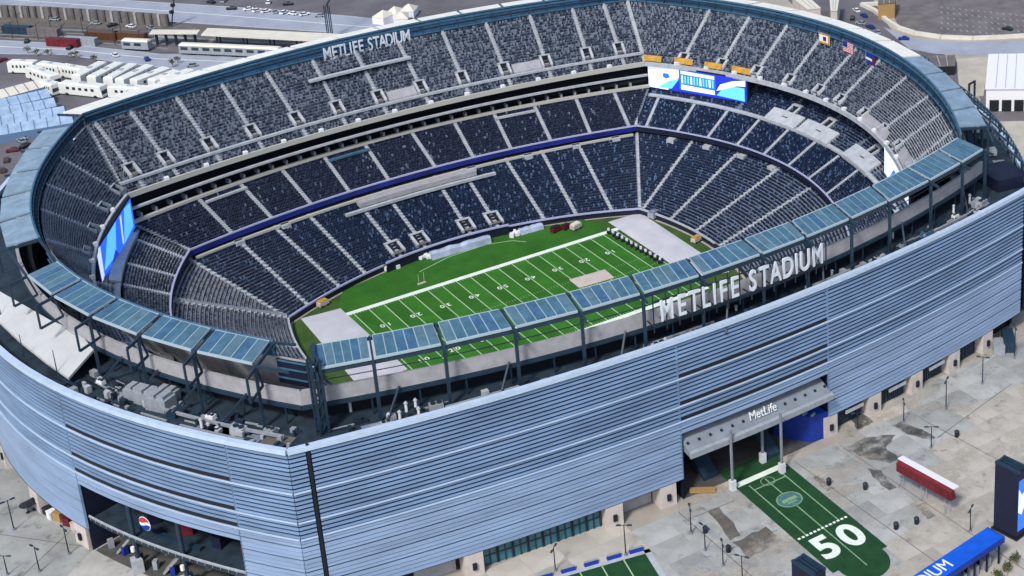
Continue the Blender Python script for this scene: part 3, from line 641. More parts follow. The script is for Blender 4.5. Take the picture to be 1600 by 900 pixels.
def frame(side, ti, to, arm=3.6, post=None, bracket=False):
    a = ring_pt('RI', side, ti, -.7); b = ring_pt('RO', side, to, -.7); d = (b-a)/np.linalg.norm(b-a); c = b+d*arm
    m = MB(); m.bar(a-d*.5, c, .42, .6)
    if bracket:
        w0 = np.array([c[0], c[1], c[2]-5.5]); k = np.array([b[0]-d[0]*1.5, b[1]-d[1]*1.5, 48.5]); m.bar(c, w0, .45); m.bar(w0, k, .45); m.bar(k, b, .45)
    if post: m.bar((b[0]+d[0]*.4, b[1]+d[1]*.4, post), (b[0]+d[0]*.4, b[1]+d[1]*.4, b[2]), .6)
    return m.build('canopy_frame', STEEL, STAD)
def tl(lv, side, pts): return pts
NI = sorted([0.9935, 0.9310, 0.8580, 0.7815, 0.7000, 0.6170, 0.5370, 0.4515, 0.3725, 0.2950, 0.2195, 0.1410, 0.0645, 0.0105])
NO = sorted([0.9835, 0.9260, 0.8520, 0.7740, 0.6965, 0.6195, 0.5410, 0.4530, 0.3830, 0.3075, 0.2365, 0.1525, 0.0805, 0.0240])
for j in range(len(NI)-1):
    canopy('near', NI, NO, j, PANEL, 6, .003); frame('near', NI[j], NO[j], 3.0, 39.6)
frame('near', NI[-1], NO[-1], 3.0, 39.6)
LI = sorted([0.0365, 0.1135, 0.1930, 0.2740, 0.3595, 0.4425]); LO = sorted([0.0460, 0.1190, 0.1955, 0.2785, 0.3625, 0.4420])
for j in range(5): canopy('left', LI, LO, j, PANEL, 5, .004)
for j in range(6): frame('left', LI[j], LO[j], 4.0, 39.6 if j < 4 else None, True)
FI = sorted([0.5335, 0.6305, 0.7165, 0.7965, 0.8785, 0.9570]); FO = sorted([0.5400, 0.6265, 0.7125, 0.7965, 0.8775, 0.9440])
for j in range(5): canopy('left', FI, FO, j, PANEL_PALE, 0, .0042)
for j in range(6): frame('left', FI[j], FO[j], 2.0, None, j == 0)
FT_ = [k/13 for k in range(14)]
for j in range(13): canopy('far', FT_, FT_, j, PANEL_WHITE, 0, .003); frame('far', FT_[j], FT_[j], 1.5)
RI_ = sorted([0.3145, 0.3935, 0.4730, 0.5650, 0.6650, 0.7585, 0.8375, 0.9145, 0.9750]); RO_ = sorted([0.3310, 0.4155, 0.4855, 0.5635, 0.6555, 0.7355, 0.8070, 0.8795, 0.9460])
RI_ = [RI_[0]*k/4 for k in range(4)]+RI_; RO_ = [RO_[0]*k/4 for k in range(4)]+RO_
for j in range(len(RI_)-1): canopy('right', RI_, RO_, j, PANEL_WHITE if j < 8 else PANEL_PALE, 0, .003); frame('right', RI_[j], RO_[j], 1.5)
frame('right', RI_[-1], RO_[-1], 2.0)
# louvered fascia under the inner edge, with trims and posts
for side, a, b in (('far', 0, 1), ('right', 0, 1), ('left', LI[0], LI[-1]), ('left', FI[0], 1)):
    n = 60 if b-a > .45 else 30; U = line('UT', side, a, b, n, 51.6, .8); V = [(x, y, 55.0) for x, y, z in line('RI', side, a, b, n)]
    m = MB(); m.loft(U, V); m.build('fascia', FASCIA, STAD)
    for g_, w_ in ((.10, .35), (.45, .25), (.80, .4)):
        L = lerp3(U, V, g_); m = MB(); m.ribbon(ledge([(x, y, z+.2) for x, y, z in L], w_+.1, w_)); m.build('fascia_trim', FASCIA_LT if g_ != .45 else STEEL, STAD)
    m = MB(); m.ribbon(ledge([(x, y, z+.5) for x, y, z in V], .4, .5)); m.build('canopy_edge', FASCIA_LT, STAD)
    for k in range(0, n, 2):
        p, q = lerp3(U, V, .0)[k], lerp3(U, V, 1)[k]; nn = -np.array(p[:2])/np.linalg.norm(p[:2])*.35
        MB().bar((p[0]+nn[0], p[1]+nn[1], p[2]), (q[0]+nn[0], q[1]+nn[1], q[2]), .22).build('fascia_post', STEEL, STAD)
# near side: slender rail along the open edge under the panels
m = MB(); m.ribbon(ledge(line('WT', 'near', .02, .98, 40, 49.2, -1.2), .15, .15)); m.build('edge_rail', STEEL, STAD)
m = MB(); A = [(x, y, 54.7) for x, y, z in line('RI', 'near', .01, .99, 40)]; m.ribbon(ledge(A, .5, .6)); m.build('canopy_edge', STEEL, STAD)
m = MB(); A = [(x, y, 53.7) for x, y, z in line('RO', 'near', .01, .99, 40)]; m.ribbon(ledge(A, .4, .8)); m.build('canopy_edge', STEEL, STAD)
# corner mast
cx, cy = (-90.22, -82.25)
m = MB(); P0 = ring_pt('RO', 'near', .985)
for dx, dy in ((-1, -1), (1, -1), (1, 1), (-1, 1)): m.bar((P0[0]+dx*.9, P0[1]+dy*.9, 39.5), (P0[0]+dx*.9, P0[1]+dy*.9, 56.5), .5)
for k in range(6):
    z0 = 39.5+k*2.9
    for (ax_, ay), (bx, by) in (((-1, -1), (1, -1)), ((1, -1), (1, 1)), ((1, 1), (-1, 1)), ((-1, 1), (-1, -1))):
        m.bar((P0[0]+ax_*.9, P0[1]+ay*.9, z0), (P0[0]+bx*.9, P0[1]+by*.9, z0+2.9), .28)
m.build('corner_mast', STEEL, STAD)
m = MB(); a = ring_pt('RI', 'near', .99); m.bar(a, (P0[0], P0[1], 55.6), .7, 1.0); m.bar(ring_pt('RI', 'left', .01), ring_pt('RI', 'left', LI[0], -.4), .5); m.bar(ring_pt('RO', 'left', .01, -.5), ring_pt('RO', 'left', LO[0], -.6), .5)
m.bar(ring_pt('RI', 'left', LI[-1], -.4), ring_pt('RI', 'left', FI[0], -.4), .5); m.bar(ring_pt('RO', 'left', LO[-1], -.6), ring_pt('RO', 'left', FO[0], -.6), .5)
m.bar(ring_pt('RI', 'right', RI_[-1], -.4), ring_pt('RI', 'right', .995, -.4), .5); m.bar(ring_pt('RO', 'right', RO_[-1], -.4), ring_pt('RO', 'right', .995, -.4), .5)
m.build('corner_beams', STEEL, STAD, kind='stuff')
# ================================================================== big letter signs on the ring
def ring_sign(body, lv, side, t0, t1, z, size, outside, name, label, off, sx=1.0, reverse=False):
    """letters one by one along the curve, each an upright solid letter"""
    root = thing(name, label, 'sign', (0, 0, 0))
    wd = {'I': .42, ' ': .45, 'M': 1.12, 'L': .78, 'E': .82, 'F': .78, 'T': .80, 'S': .86, 'A': .92, 'D': .92, 'U': .92}
    tot = sum(wd[c] for c in body); acc = 0
    for c in body:
        u = (acc+wd[c]/2)/tot; acc += wd[c]
        if c == ' ': continue
        t = t0+(t1-t0)*u; n = outward(lv, side, t); p = S(lv, side, t)
        if not outside: n = -n
        x = Vector((-n[1], n[0], 0)); zz = Vector((n[0], n[1], 0)); B = Matrix((x, Vector((0, 0, 1)), zz)).transposed().to_4x4(); B.translation = Vector((p[0]+n[0]*off, p[1]+n[1]*off, z))
        lettering(c, 'letter', size, B, SIGNW, root, size*.018, sx)
    return root
sg = ring_sign('METLIFE STADIUM', 'WT', 'near', 0.6050, 0.3620, 49.3, 7.4, True, 'letter_sign', 'row of tall pale letters standing along the outer rim above the roof terrace', 3.7, .64)
m = MB()
tt0, tt1 = 0.6100, 0.3575
for k in range(16):
    t = tt0+(tt1-tt0)*k/15; p = S('WT', 'near', t); n = outward('WT', 'near', t); q = p+n*3.3; m.bar((q[0], q[1], 44.5), (q[0], q[1], 53.6), .22); m.bar((p[0], p[1], 46), (q[0], q[1], 46), .22)
m.ribbon(ledge(line('WT', 'near', min(tt0, tt1), max(tt0, tt1), 14, 46.6, 3.4), .3, .3)); m.ribbon(ledge(line('WT', 'near', min(tt0, tt1), max(tt0, tt1), 14, 52.2, 3.4), .3, .3))
m.build('sign_frame', STEEL_DK, sg)
fs = ring_sign('METLIFE STADIUM', 'UT', 'far', 0.4185, 0.5830, 52.6, 5.8, False, 'letter_sign', 'row of pale letters facing the field on the far rim fascia', .2, .64)
# ================================================================== video screens
def screen(p0, p1, z0, z1, label, style, panels=True):
    p0 = np.array(p0); p1 = np.array(p1); d = p1-p0; L = np.linalg.norm(d); ang = math.atan2(d[1], d[0])
    r = thing('video_screen', label, 'screen', (p0[0], p0[1], z0), ang); H = z1-z0
    MB().box((L/2, .9, H/2-.2), (L+1, 1.6, H+1.4)).build('housing', DARK, r)
    def sheet(name, pts, m_, lay): MB().add([(x*L, -.02-.03*lay, y*H) for x, y in pts], [tuple(range(len(pts)))]).build(name, m_, r)
    if style == 'wide':
        sheet('screen_face', [(0, 0), (1, 0), (1, 1), (0, 1)], SCREEN_D, 1)
        sheet('screen_panel', [(0, .0), (.20, .0), (.32, .62), (.32, 1), (0, 1)], SCREEN_W, 2)
        sheet('screen_graphic', [(.10, .05), (.24, .08), (.32, .55), (.22, .42)], SCREEN_C, 3)
        sheet('screen_graphic', [(.15, .55), (.19, .48), (.23, .58), (.21, .72), (.16, .72)], SCREEN_B, 3)
        sheet('screen_panel', [(.325, .10), (.69, .10), (.69, .96), (.325, .96)], SCREEN_B, 2)
        sheet('screen_graphic', [(.34, .12), (.68, .12), (.68, .30), (.34, .34)], SCREEN_W, 3)
        sheet('screen_graphic', [(.34, .80), (.68, .78), (.68, .92), (.34, .94)], SCREEN_W, 3)
        for k in range(11):
            x = .345+.031*k; sheet('screen_graphic', [(x, .40), (x+.018, .40), (x+.018, .74), (x, .74)], SCREEN_C if k % 3 else SCREEN_W, 4)
        sheet('screen_graphic', [(.70, .12), (.98, .05), (.98, .62), (.88, .62), (.76, .45)], SCREEN_C, 3)
        sheet('screen_graphic', [(.70, .32), (.78, .44), (.90, .66), (.99, .70), (.99, .96), (.86, .84), (.74, .62)], SCREEN_W, 4)
    elif style == 'blue':
        sheet('screen_face', [(0, 0), (1, 0), (1, 1), (0, 1)], SCREEN_B, 1)
        sheet('screen_graphic', [(.10, .2), (.42, .12), (.55, 1), (.30, .96)], SCREEN_C, 2); sheet('screen_graphic', [(.66, .05), (.95, .12), (.97, .9), (.80, .98)], SCREEN_C, 2)
        sheet('screen_graphic', [(.0, .0), (.07, .0), (.10, 1), (.0, 1)], SCREEN_W, 3); sheet('screen_graphic', [(.62, .1), (.65, .1), (.70, .95), (.66, .95)], SCREEN_W, 3)
        sheet('screen_graphic', [(.25, 0), (.5, .0), (.42, .3)], SCREEN_D, 3)
    else:
        sheet('screen_face', [(0, 0), (1, 0), (1, 1), (0, 1)], SCREEN_W, 1)
        sheet('screen_graphic', [(.2, .1), (.5, .05), (.7, .5), (.4, .6)], SCREEN_B, 2); sheet('screen_graphic', [(.5, .6), (.8, .5), (.9, .8)], SCREEN_C, 2)
    return r
screen((87.61, 69.25), (104.29, 34.70), 25.4, 33.6, 'wide lit screen with white and blue graphics hung below yellow banners', 'wide')
screen((-103.20, 37.22), (-85.90, 67.26), 24.8, 33.9, 'tall blue lit screen hung in the far left corner of the upper stand', 'blue')
screen((102.18, -39.01), (93.65, -60.01), 25.0, 33.9, 'white and blue lit screen partly hidden behind the glass canopy at right', 'white')
for u0, v0, u1, v1 in ((1000, 92, 1033, 94), (1053, 93, 1082, 99), (1100, 100, 1127, 106), (1142, 106, 1171, 113)):
    pass
BAN = [((86.11, 69.10), (89.57, 63.63)), ((92.55, 60.28), (95.95, 54.07)), ((97.86, 49.97), (100.87, 44.14)), ((102.77, 40.91), (105.18, 34.03))]
for k, (p, q) in enumerate(BAN):
    d = np.array(q)-np.array(p); L = np.linalg.norm(d); o = MB().hexa([(0, -.15, -.7), (L, -.15, -.7), (L, .15, -.7), (0, .15, -.7), (0, .5, 1.1), (L, .5, 1.1), (L, .8, 1.1), (0, .8, 1.1)]).build('banner', ORANGE)
    o.location = (p[0], p[1], 36.0); o.rotation_euler = (0, 0, math.atan2(d[1], d[0]))
    tag(o, ['yellow banner over the left end of the wide screen', 'yellow banner second from the left above the wide screen', 'yellow banner third from the left above the wide screen', 'yellow banner over the right end of the wide screen'][k], 'banner', 'yellow banners above the wide screen')
# flags on the right-hand fascia
def flag(u, z, lab, kind):
    p = S('UT', 'right', u); n = -outward('UT', 'right', u); x = Vector((-n[1], n[0], 0)); ang = math.atan2(x[1], x[0])
    r = thing('flag', lab, 'flag', (p[0]+n[0]*1.3, p[1]+n[1]*1.3, z), ang); W, H = 5.0, 3.5
    def q(name, x0, y0, x1, y1, m_, l): MB().box(((x0+x1)/2*W-W/2, -.05*l, (y0+y1)/2*H-H/2), ((x1-x0)*W, .06, (y1-y0)*H)).build(name, m_, r)
    MB().tube((-W/2-.1, 0, -H/2-1), (-W/2-.1, 0, H/2+.4), .1, .1, 6).build('pole', SILVER, r)
    if kind == 0:
        q('cloth', 0, 0, 1, 1, WHITE, 0); q('stripe', 0, 0, 1, .18, ORANGE, 1); q('stripe', 0, .85, 1, 1, ORANGE, 1); q('emblem', .36, .3, .66, .7, RED, 1); q('stripe', .86, 0, 1, 1, ORANGE, 2)
    elif kind == 1:
        q('cloth', 0, 0, 1, 1, WHITE, 0)
        for k in range(7): q('stripe', 0, (2*k)/13, 1, (2*k+1)/13, REDL, 1)
        q('canton', 0, 6/13, .42, 1, BLUE_DK, 2)
    else:
        q('cloth', 0, 0, 1, 1, BLUE_DK, 0); q('stripe', 0, .35, .7, .55, WHITE, 1); q('stripe', .7, .1, 1, .7, RED, 1)
flag(0.4440, 51.5, 'white and orange flag with a dark red emblem on the right rim', 0)
flag(0.5135, 51.6, 'red and white striped flag with a blue canton on the right rim', 1)
flag(0.5850, 51.2, 'dark blue flag with white and red patches, lowest on the rim', 2)
# ================================================================== playing field
Y = .9144
fld = MB(); outline = [(x*.985, y*.985) for x, y, z in loop('FW', 14)]
fld.sheet(outline, 0.0); fieldo = structure(fld.build('playing_field', TURF_EDGE))
bands = MB(); bands.sheet([(-46.2, -26.3), (46.2, -26.3), (46.2, 24.38), (-46.2, 24.38)], .006)
o = structure(bands.build('turf', TURF)); o.parent = fieldo
apr = MB(); apr.sheet([(-47, 24.4), (47, 24.4), (42, 38), (14, 45.0), (-14, 45.5), (-38, 40)], .006); o = structure(apr.build('sideline_turf', TURF)); o.parent = fieldo
for k in range(0, 20, 2):
    x0 = (-50+5*k)*Y; m = MB(); m.sheet([(x0, -24.3), (x0+5*Y, -24.3), (x0+5*Y, 24.3), (x0, 24.3)], .011); o = structure(m.build('mown_band', TURF_BAND)); o.parent = fieldo
def fline(name, x0, y0, x1, y1, z=.017, m_=LINE):
    m = MB(); m.sheet([(x0, y0), (x1, y0), (x1, y1), (x0, y1)], z); o = structure(m.build(name, m_)); o.parent = fieldo
fline('sideline', -47, 24.38, 47, 26.25); fline('sideline', -47, -26.25, 47, -24.38)
for k in range(-10, 11): fline('yard_line', k*5*Y-.16, -24.38, k*5*Y+.16, 24.38, .021, LINE_DIM)
for k in range(-4, 5):
    n_ = str(50-abs(k)*10)
    for s in (-1, 1):
        B = Matrix.Translation((k*10*Y, s*12.5, .027)) @ Matrix.Rotation(0 if s < 0 else math.pi, 4, 'Z')
        lettering(n_[0]+' '+n_[1], 'yard_number', 2.6, B, LINE, fieldo, 0, 1.0)
for k in range(-49, 50):
    if k % 5 == 0: continue
m = MB()
for k in range(-49, 50):
    for y in (-23.9, -2.9, 2.9, 23.9):
        if k % 5: m.sheet([(k*Y-.06, y-.35), (k*Y+.06, y-.35), (k*Y+.06, y+.35), (k*Y-.06, y+.35)], .023)
o = structure(m.build('hash_marks', LINE_DIM)); o.parent = fieldo
m = MB(); A = [(-15.16, 37.03), (-3.99, 40.68), (9.31, 41.33), (16.82, 38.75), (19.82, 35.15)]
for a, b in zip(A[:-1], A[1:]):
    d = np.array(b)-np.array(a); d /= np.linalg.norm(d); nn = np.array([-d[1], d[0]])*.15; m.sheet([tuple(np.array(a)-nn), tuple(np.array(b)-nn), tuple(np.array(b)+nn), tuple(np.array(a)+nn)], .02)
o = structure(m.build('restraint_line', LINE_DIM)); o.parent = fieldo
def cover(poly, label, m_, h=.35):
    m = MB(); c = np.mean(poly, axis=0); N_ = 8
    a, b, c_, d = [np.array(p) for p in poly]; P = lambda u, v: (a*(1-u)+b*u)*(1-v)+(d*(1-u)+c_*u)*v
    rnd = random.Random(5); H = [[h*(.55+.45*rnd.random()) if 0 < i < N_ and 0 < j < N_ else .05 for i in range(N_+1)] for j in range(N_+1)]
    V = [tuple(P(i/N_, j/N_))+(H[j][i],) for j in range(N_+1) for i in range(N_+1)]
    m.add(V, [(j*(N_+1)+i, j*(N_+1)+i+1, (j+1)*(N_+1)+i+1, (j+1)*(N_+1)+i) for j in range(N_) for i in range(N_)])
    return tag(m.build('tarp', m_, smooth=True), label, 'tarp')
tL0, tL1, tL2, tL3 = (-54.23, 31.10), (-42.89, 29.85), (-42.10, -14.40), (-56.09, -15.85)
cover([tL0, tL1, tL2, tL3], 'large pale tarp covering the left end zone', TARP)
cover([(47.11, 31.54), (58.87, 31.29), (57.42, -21.38), (46.52, -18.97)], 'large white tarp covering the right end zone', TARP)
cover([(17.59, 4.29), (29.30, 3.40), (28.74, -3.09), (17.30, -2.26)], 'beige tarp square lying on the right half of the turf', BEIGE, .2)
WRAP = mat('pale_blue_wrap', (.36, .42, .56), .6, .25, .3)
# sideline wraps, benches, carts and clusters by the far wall
def wrap(u0, u1, label, m_, z=2.4, d=2.2):
    p, q = np.array(u0), np.array(u1); dd = q-p; L = np.linalg.norm(dd); ang = math.atan2(dd[1], dd[0])
    m = MB(); n = 12; prof = []
    for i in range(n+1):
        x = L*i/n; h = z*(.92+.06*math.sin(i*1.9)+.04*math.sin(i*5)); prof.append([(x, -d/2, 0), (x, -d/2*.7, h*.75), (x, 0, h), (x, d/2, h*.9), (x, d/2, 0)])
    m.ribbon(prof); o = m.build('covered_bench', m_); o.location = (p[0], p[1], .03); o.rotation_euler = (0, 0, ang); return tag(o, label, 'bench')
wrap((-8.56, 42.69), (11.08, 42.22), 'long pale blue wrapped bench under the far navy wall', WRAP, 2.6); wrap((20.87, 41.36), (28.80, 40.93), 'shorter pale wrapped bench right of the long one', WRAP, 1.8)
for u, lab in (((-9.10, 44.25), 'white heap of gear left of the long wrapped bench'), ((18.65, 41.38), 'small white heap of gear at the end of the far wall'), ((-20.79, 44.27), 'pale heap of gear at the left end of the far rail')):
    m = MB()
    for k in range(7): m.box((R.uniform(-2.2, 2.2), R.uniform(-.8, .8), R.uniform(.4, .9)), (R.uniform(.8, 1.8), R.uniform(.7, 1.3), R.uniform(.8, 1.8)), R.uniform(0, 3))
    o = m.build('gear_heap', WHITE); o.location = (u[0], u[1], 0.03); tag(o, lab, 'gear')
def cart(u, label, m1, m2, s=1.0, rz=0.3):
    r = thing('equipment_cart', label, 'cart', (u[0], u[1], .03), rz); 
    MB().box((0, 0, 1.0*s), (3.2*s, 1.8*s, 1.2*s)).build('body', m1, r); MB().box((0, 0, 1.75*s), (2.6*s, 1.6*s, .35*s)).build('lid', m2, r)
    for x in (-1, 1):
        for y in (-.9, .9): MB().tube((x*s, y*s-.1, .35), (x*s, y*s+.1, .35), .35, .35, 8).build('wheel', TYRE, r)
    return r
cart((36.56, 33.43), 'beige cart at the right end of the far sideline', BEIGE, CREAM, 1.1); cart((30.59, 35.87), 'dark red cart by the far wall', RED, BLACK, 1.0); cart((34.04, 35.48), 'second dark red cart beside the beige cart', RED, BLACK, .9)
cart((61.01, 1.83), 'beige and yellow cart by the right end wall', BEIGE, ORANGE, 1.0); cart((-46.23, 34.50), 'orange and beige cart behind the left tarp', BEIGE, ORANGE, 1.0); cart((60.64, 24.86), 'grey cart in the far right corner of the field', SILVER, CONC, 1.4)
p0, p1 = np.array((43.17, 25.68)), np.array((44.95, -4.32)); proto = None
for k in range(12):
    u = p0+(p1-p0)*(k+.5)/12
    if proto is None:
        proto = thing('folding_table', 'dark folding table with white crates in the row beside the right tarp', 'table', (u[0], u[1], .03), 1.0, 'tables beside the right tarp')
        MB().box((0, 0, .8), (2.6, 1.3, .12)).build('table_top', BLACK, proto)
        for x in (-1.1, 1.1): MB().box((x, 0, .37), (.12, 1.1, .74)).build('leg', BLACK, proto)
        MB().box((.2, .1, 1.15), (1.0, .7, .55)).build('crate', CONC_W, proto)
        proto['label'] = 'dark folding table with white crates, at the far sideline end of the row'
    else: dup(proto, (u[0], u[1], .03), 1.0+R.uniform(-.3, .3), 'dark folding table with white crates, %s from the far sideline beside the right tarp' % ORD[k])
gp = thing('practice_goal', 'small pale twin post goal on the far sideline', 'goal', (-17.77, 29.55)+(.03,), .1)
MB().tube((-.9, 0, 0), (-.9, 0, 3.4), .05, .05, 6).build('post', CREAM, gp); MB().tube((.9, 0, 0), (.9, 0, 3.4), .05, .05, 6).build('post', CREAM, gp); MB().box((0, 0, .12), (2.6, .7, .24)).build('base', BEIGE, gp)
# ================================================================== roof terrace fittings
ms = MB(); q = [(-132.34, 7.42), (-128.80, -6.07), (-126.03, -16.95), (-122.45, -27.37), (-121.84, -37.47), (-128.63, -41.58), (-130.85, -30.28), (-133.15, -16.75), (-134.95, -2.23)]
zz = [44.5, 44.5, 44.5, 44.8, 44.5, 41.8, 41.6, 41.6, 41.6]
top = [(p[0], p[1], z) for p, z in zip(q, zz)]; bot = [(x, y, z-.6) for x, y, z in top]; n = len(top)
ms.add(top+bot, [(0, 1, 7, 8), (1, 2, 6, 7), (2, 3, 4, 6), (4, 5, 6)]+[(i, n+i, n+(i+1) % n, (i+1) % n) for i in range(n)]); ms.build('membrane_roof', MEMBR, STAD)
for u in ((-134.04, -24.98), (-129.92, -37.10), (-133.85, -2.49)):
    MB().tube((u[0], u[1], 41.2), (u[0], u[1], 47), .14, .08, 6).build('roof_pole', STEEL_DK, STAD)
def unit(kind, u, z, rz, s, label):
    m_ = {0: SILVER, 1: CONC_LT, 2: WHITE, 3: STEEL, 4: FASCIA_LT}[kind % 5]
    r = thing('rooftop_unit', label, 'roof unit', (u[0], u[1], z), rz, 'machinery on the roof terrace')
    MB().hexa([(-1.5*s, -s, 0), (1.5*s, -s, 0), (1.5*s, s, 0), (-1.5*s, s, 0), (-1.4*s, -.9*s, 1.5*s), (1.4*s, -.9*s, 1.5*s), (1.4*s, .9*s, 1.5*s), (-1.4*s, .9*s, 1.5*s)]).build('casing', m_, r)
    MB().tube((-.6*s, 0, 1.45*s), (-.6*s, 0, 1.8*s), .55*s, .55*s, 10).build('fan', STEEL_DK, r); MB().tube((.7*s, 0, 1.45*s), (.7*s, 0, 1.8*s), .55*s, .55*s, 10).build('fan', STEEL_DK, r)
    return r
ul = 'grey rooftop machine with two round fans on the terrace behind the facade rim'
for side, ts_, jit in (('near', [.05, .08, .10, .13, .17, .21, .26, .33, .40, .47, .55, .60, .66, .72, .80, .86, .91], .4), ('left', [.03, .06, .10, .14, .17, .20, .23, .26], .3)):
    for i, t in enumerate(ts_):
        g_ = R.uniform(.25, .6); a = S('WT', side, t); b = S('FT', side, t); p = a*(1-g_)+b*g_; n = outward('FT', side, t)
        unit(i, p, 39.55, math.atan2(n[1], n[0])+math.pi/2+R.uniform(-.1, .1), R.uniform(.55, 1.15), ('%s rooftop machine with two fans, %s along the %s terrace from the %s' % (('grey', 'pale grey', 'white', 'dark blue', 'pale teal')[i % 5], ORD[i], 'long' if side == 'near' else 'left', 'right-hand corner' if side == 'near' else 'corner mast')))
for kc, (u, s) in enumerate((((-116.90, -58.78), 1.1), ((-115.44, -62.87), 1.2), ((-118.32, -55.34), 1.0), ((-113.40, -60.56), 1.0))):
    m = MB(); m.box((0, 0, 1.2*s), (4.6*s, 3.0*s, 2.4*s)); m.box((-.9*s, 0, 2.7*s), (1.4*s, 2.4*s, .8*s)); m.box((1.1*s, 0, 2.7*s), (1.4*s, 2.4*s, .8*s)); o = m.build('cooling_tower', SILVER); o.location = (u[0], u[1], 39.53); o.rotation_euler = (0, 0, -1.0)
    tag(o, ['boxy grey cooling tower, second from the membrane roof on the left terrace', 'boxy grey cooling tower nearest the corner mast, by the facade rim', 'boxy grey cooling tower nearest the white membrane roof', 'boxy grey cooling tower set back towards the stand wall'][kc], 'cooling tower', 'cooling towers on the left terrace')
first = None; nv_ = 0
for u in ((-111.17, -76.06), (-110.26, -77.71), (-109.11, -79.85), (-84.22, -89.46), (-74.97, -96.76), (-72.95, -97.07), (-73.92, -100.76), (-77.29, -98.73), (-79.38, -98.01), (-73.36, -90.91), (-61.36, -94.41), (-45.34, -96.79), (-32.10, -98.38), (-17.63, -107.35), (-11.32, -109.42), (4.23, -103.38), (31.90, -104.01), (56.82, -96.93), (78.87, -95.13), (86.13, -93.30), (82.66, -100.74)):
    if first is None:
        first = thing('vent_stack', 'white vent stack with a cap on the roof terrace', 'vent', (u[0], u[1], 39.54), 0, 'vent stacks on the roof terrace')
        MB().tube((0, 0, 0), (0, 0, 1.9), .32, .28, 8).build('pipe', WHITE, first); MB().tube((0, 0, 1.9), (0, 0, 2.3), .48, .2, 8).build('cap', CONC_LT, first)
        first['label'] = 'white capped vent stack on the roof terrace nearest the cooling towers'
    else: dup(first, (u[0], u[1], 39.54), R.uniform(0, 3), 'white capped vent stack on the roof terrace, %s counted from the cooling towers' % ORD[nv_], (1, 1, R.uniform(.6, 1.2)))
    nv_ += 1
for side, a, b, off in (('near', .30, .38, -3), ('near', .52, .60, -3.5), ('near', .76, .84, -3), ('near', .10, .19, -3.5), ('near', .86, .97, -2.5), ('left', .05, .12, -2.5), ('left', .02, .17, -6)):
    m = MB(); m.ribbon(ledge(line('FT', side, a, b, 10, 40.9, off), .5, .6)); m.build('terrace_rail', SILVER, STAD)
for side, ts_ in (('near', [.06, .2, .35, .5, .64, .78, .9]), ('left', [.06, .12, .18, .24])):
    for t in ts_:
        p = S('WT', side, t)+outward('WT', side, t)*.6; q = S('WT', side, t+.02)+outward('WT', side, t+.02)*5
        MB().bar((p[0], p[1], 45.5), (q[0], q[1], 39.6), .4).build('raking_strut', STEEL, STAD)
bp = (101.45, -89.13); m = MB(); m.prism([(bp[0]-5, bp[1]-4), (bp[0]+5, bp[1]-6), (bp[0]+6, bp[1]+5), (bp[0]-4, bp[1]+7)], 39.6, 43); m.build('terrace_roof', DARK_BLUE, STAD)

# ducts, cable trays and roof patches on the terrace
for i in range(34):
    side = 'near' if i < 22 else 'left'; t = R.uniform(.03, .97) if side == 'near' else R.uniform(.02, .28); g_ = R.uniform(.2, .75)
    L0 = R.uniform(.008, .03); m = MB(); P = []
    for q in np.linspace(t, t+L0, 4): p = S('WT', side, q)*(1-g_)+S('FT', side, q)*g_; P.append((p[0], p[1], 39.55+R.uniform(.4, .6)))
    wd = R.uniform(.3, 1.0); m.ribbon(ledge(P, wd, wd*.7)); m.build('duct', (SILVER, STEEL, CONC, WALLGREY)[i % 4], STAD)
for i in range(16):
    side = 'near' if i < 11 else 'left'; t = R.uniform(.03, .95) if side == 'near' else R.uniform(.02, .28); p = S('WT', side, t)*.5+S('FT', side, t)*.5; n = outward('FT', side, t)
    m = MB(); m.box((p[0], p[1], 39.56), (R.uniform(4, 9), R.uniform(2, 4), .05), math.atan2(n[1], n[0])+math.pi/2); m.build('roof_mat', (STEEL, STAIN_B, CONC)[i % 3], STAD)

# slim fins along the parapet and bracing frames in the right-hand corner
m = MB()
for t in np.linspace(.30, .99, 60):
    a = F('right', t, 0, .1); m.bar(a, (a[0], a[1], a[2]+3.0), .5, .25)
m.ribbon(ledge([F('right', t, -.085, .1) for t in np.linspace(.30, .99, 40)], .25, .3)); m.build('parapet_fins', FASCIA_LT, STAD, kind='stuff')
for t in (.80, .84, .88, .92, .96):
    p = ring_pt('RO', 'right', t, -.6); q = F('right', t, 0, -.5); MB().bar(p, (q[0], q[1], 45), .45).bar((q[0], q[1], 45), (q[0], q[1], 39.6), .45).bar((p[0], p[1], 39.6), p, .5).build('corner_frame', STEEL, STAD)
for k in range(5):
    t = .80+.04*k; p = S('WT', 'right', t)*.4+S('FT', 'right', t)*.6; n = outward('FT', 'right', t); MB().box((p[0], p[1], 40.3), (R.uniform(2, 4), R.uniform(1.5, 3), 1.5), math.atan2(n[1], n[0])).build('plant_box', (SILVER, STEEL, CONC_LT)[k % 3], STAD)
# dark back of the upper stand in the open corner bays
for side, a, b in (('left', 0, LI[0]), ('left', LI[-1], FI[0]), ('right', RI_[-1], 1)):
    m = MB(); m.loft(line('UT', side, a, b, 10, 51.4, .7), line('UT', side, a, b, 10, 45.5, .7)); m.build('stand_back', DARK_BLUE, STAD)
    for z in (47.2, 49.4, 51.2): MB().ribbon(ledge(line('UT', side, a, b, 8, z, 1.1), .25, .3)).build('girt', FASCIA_LT, STAD)

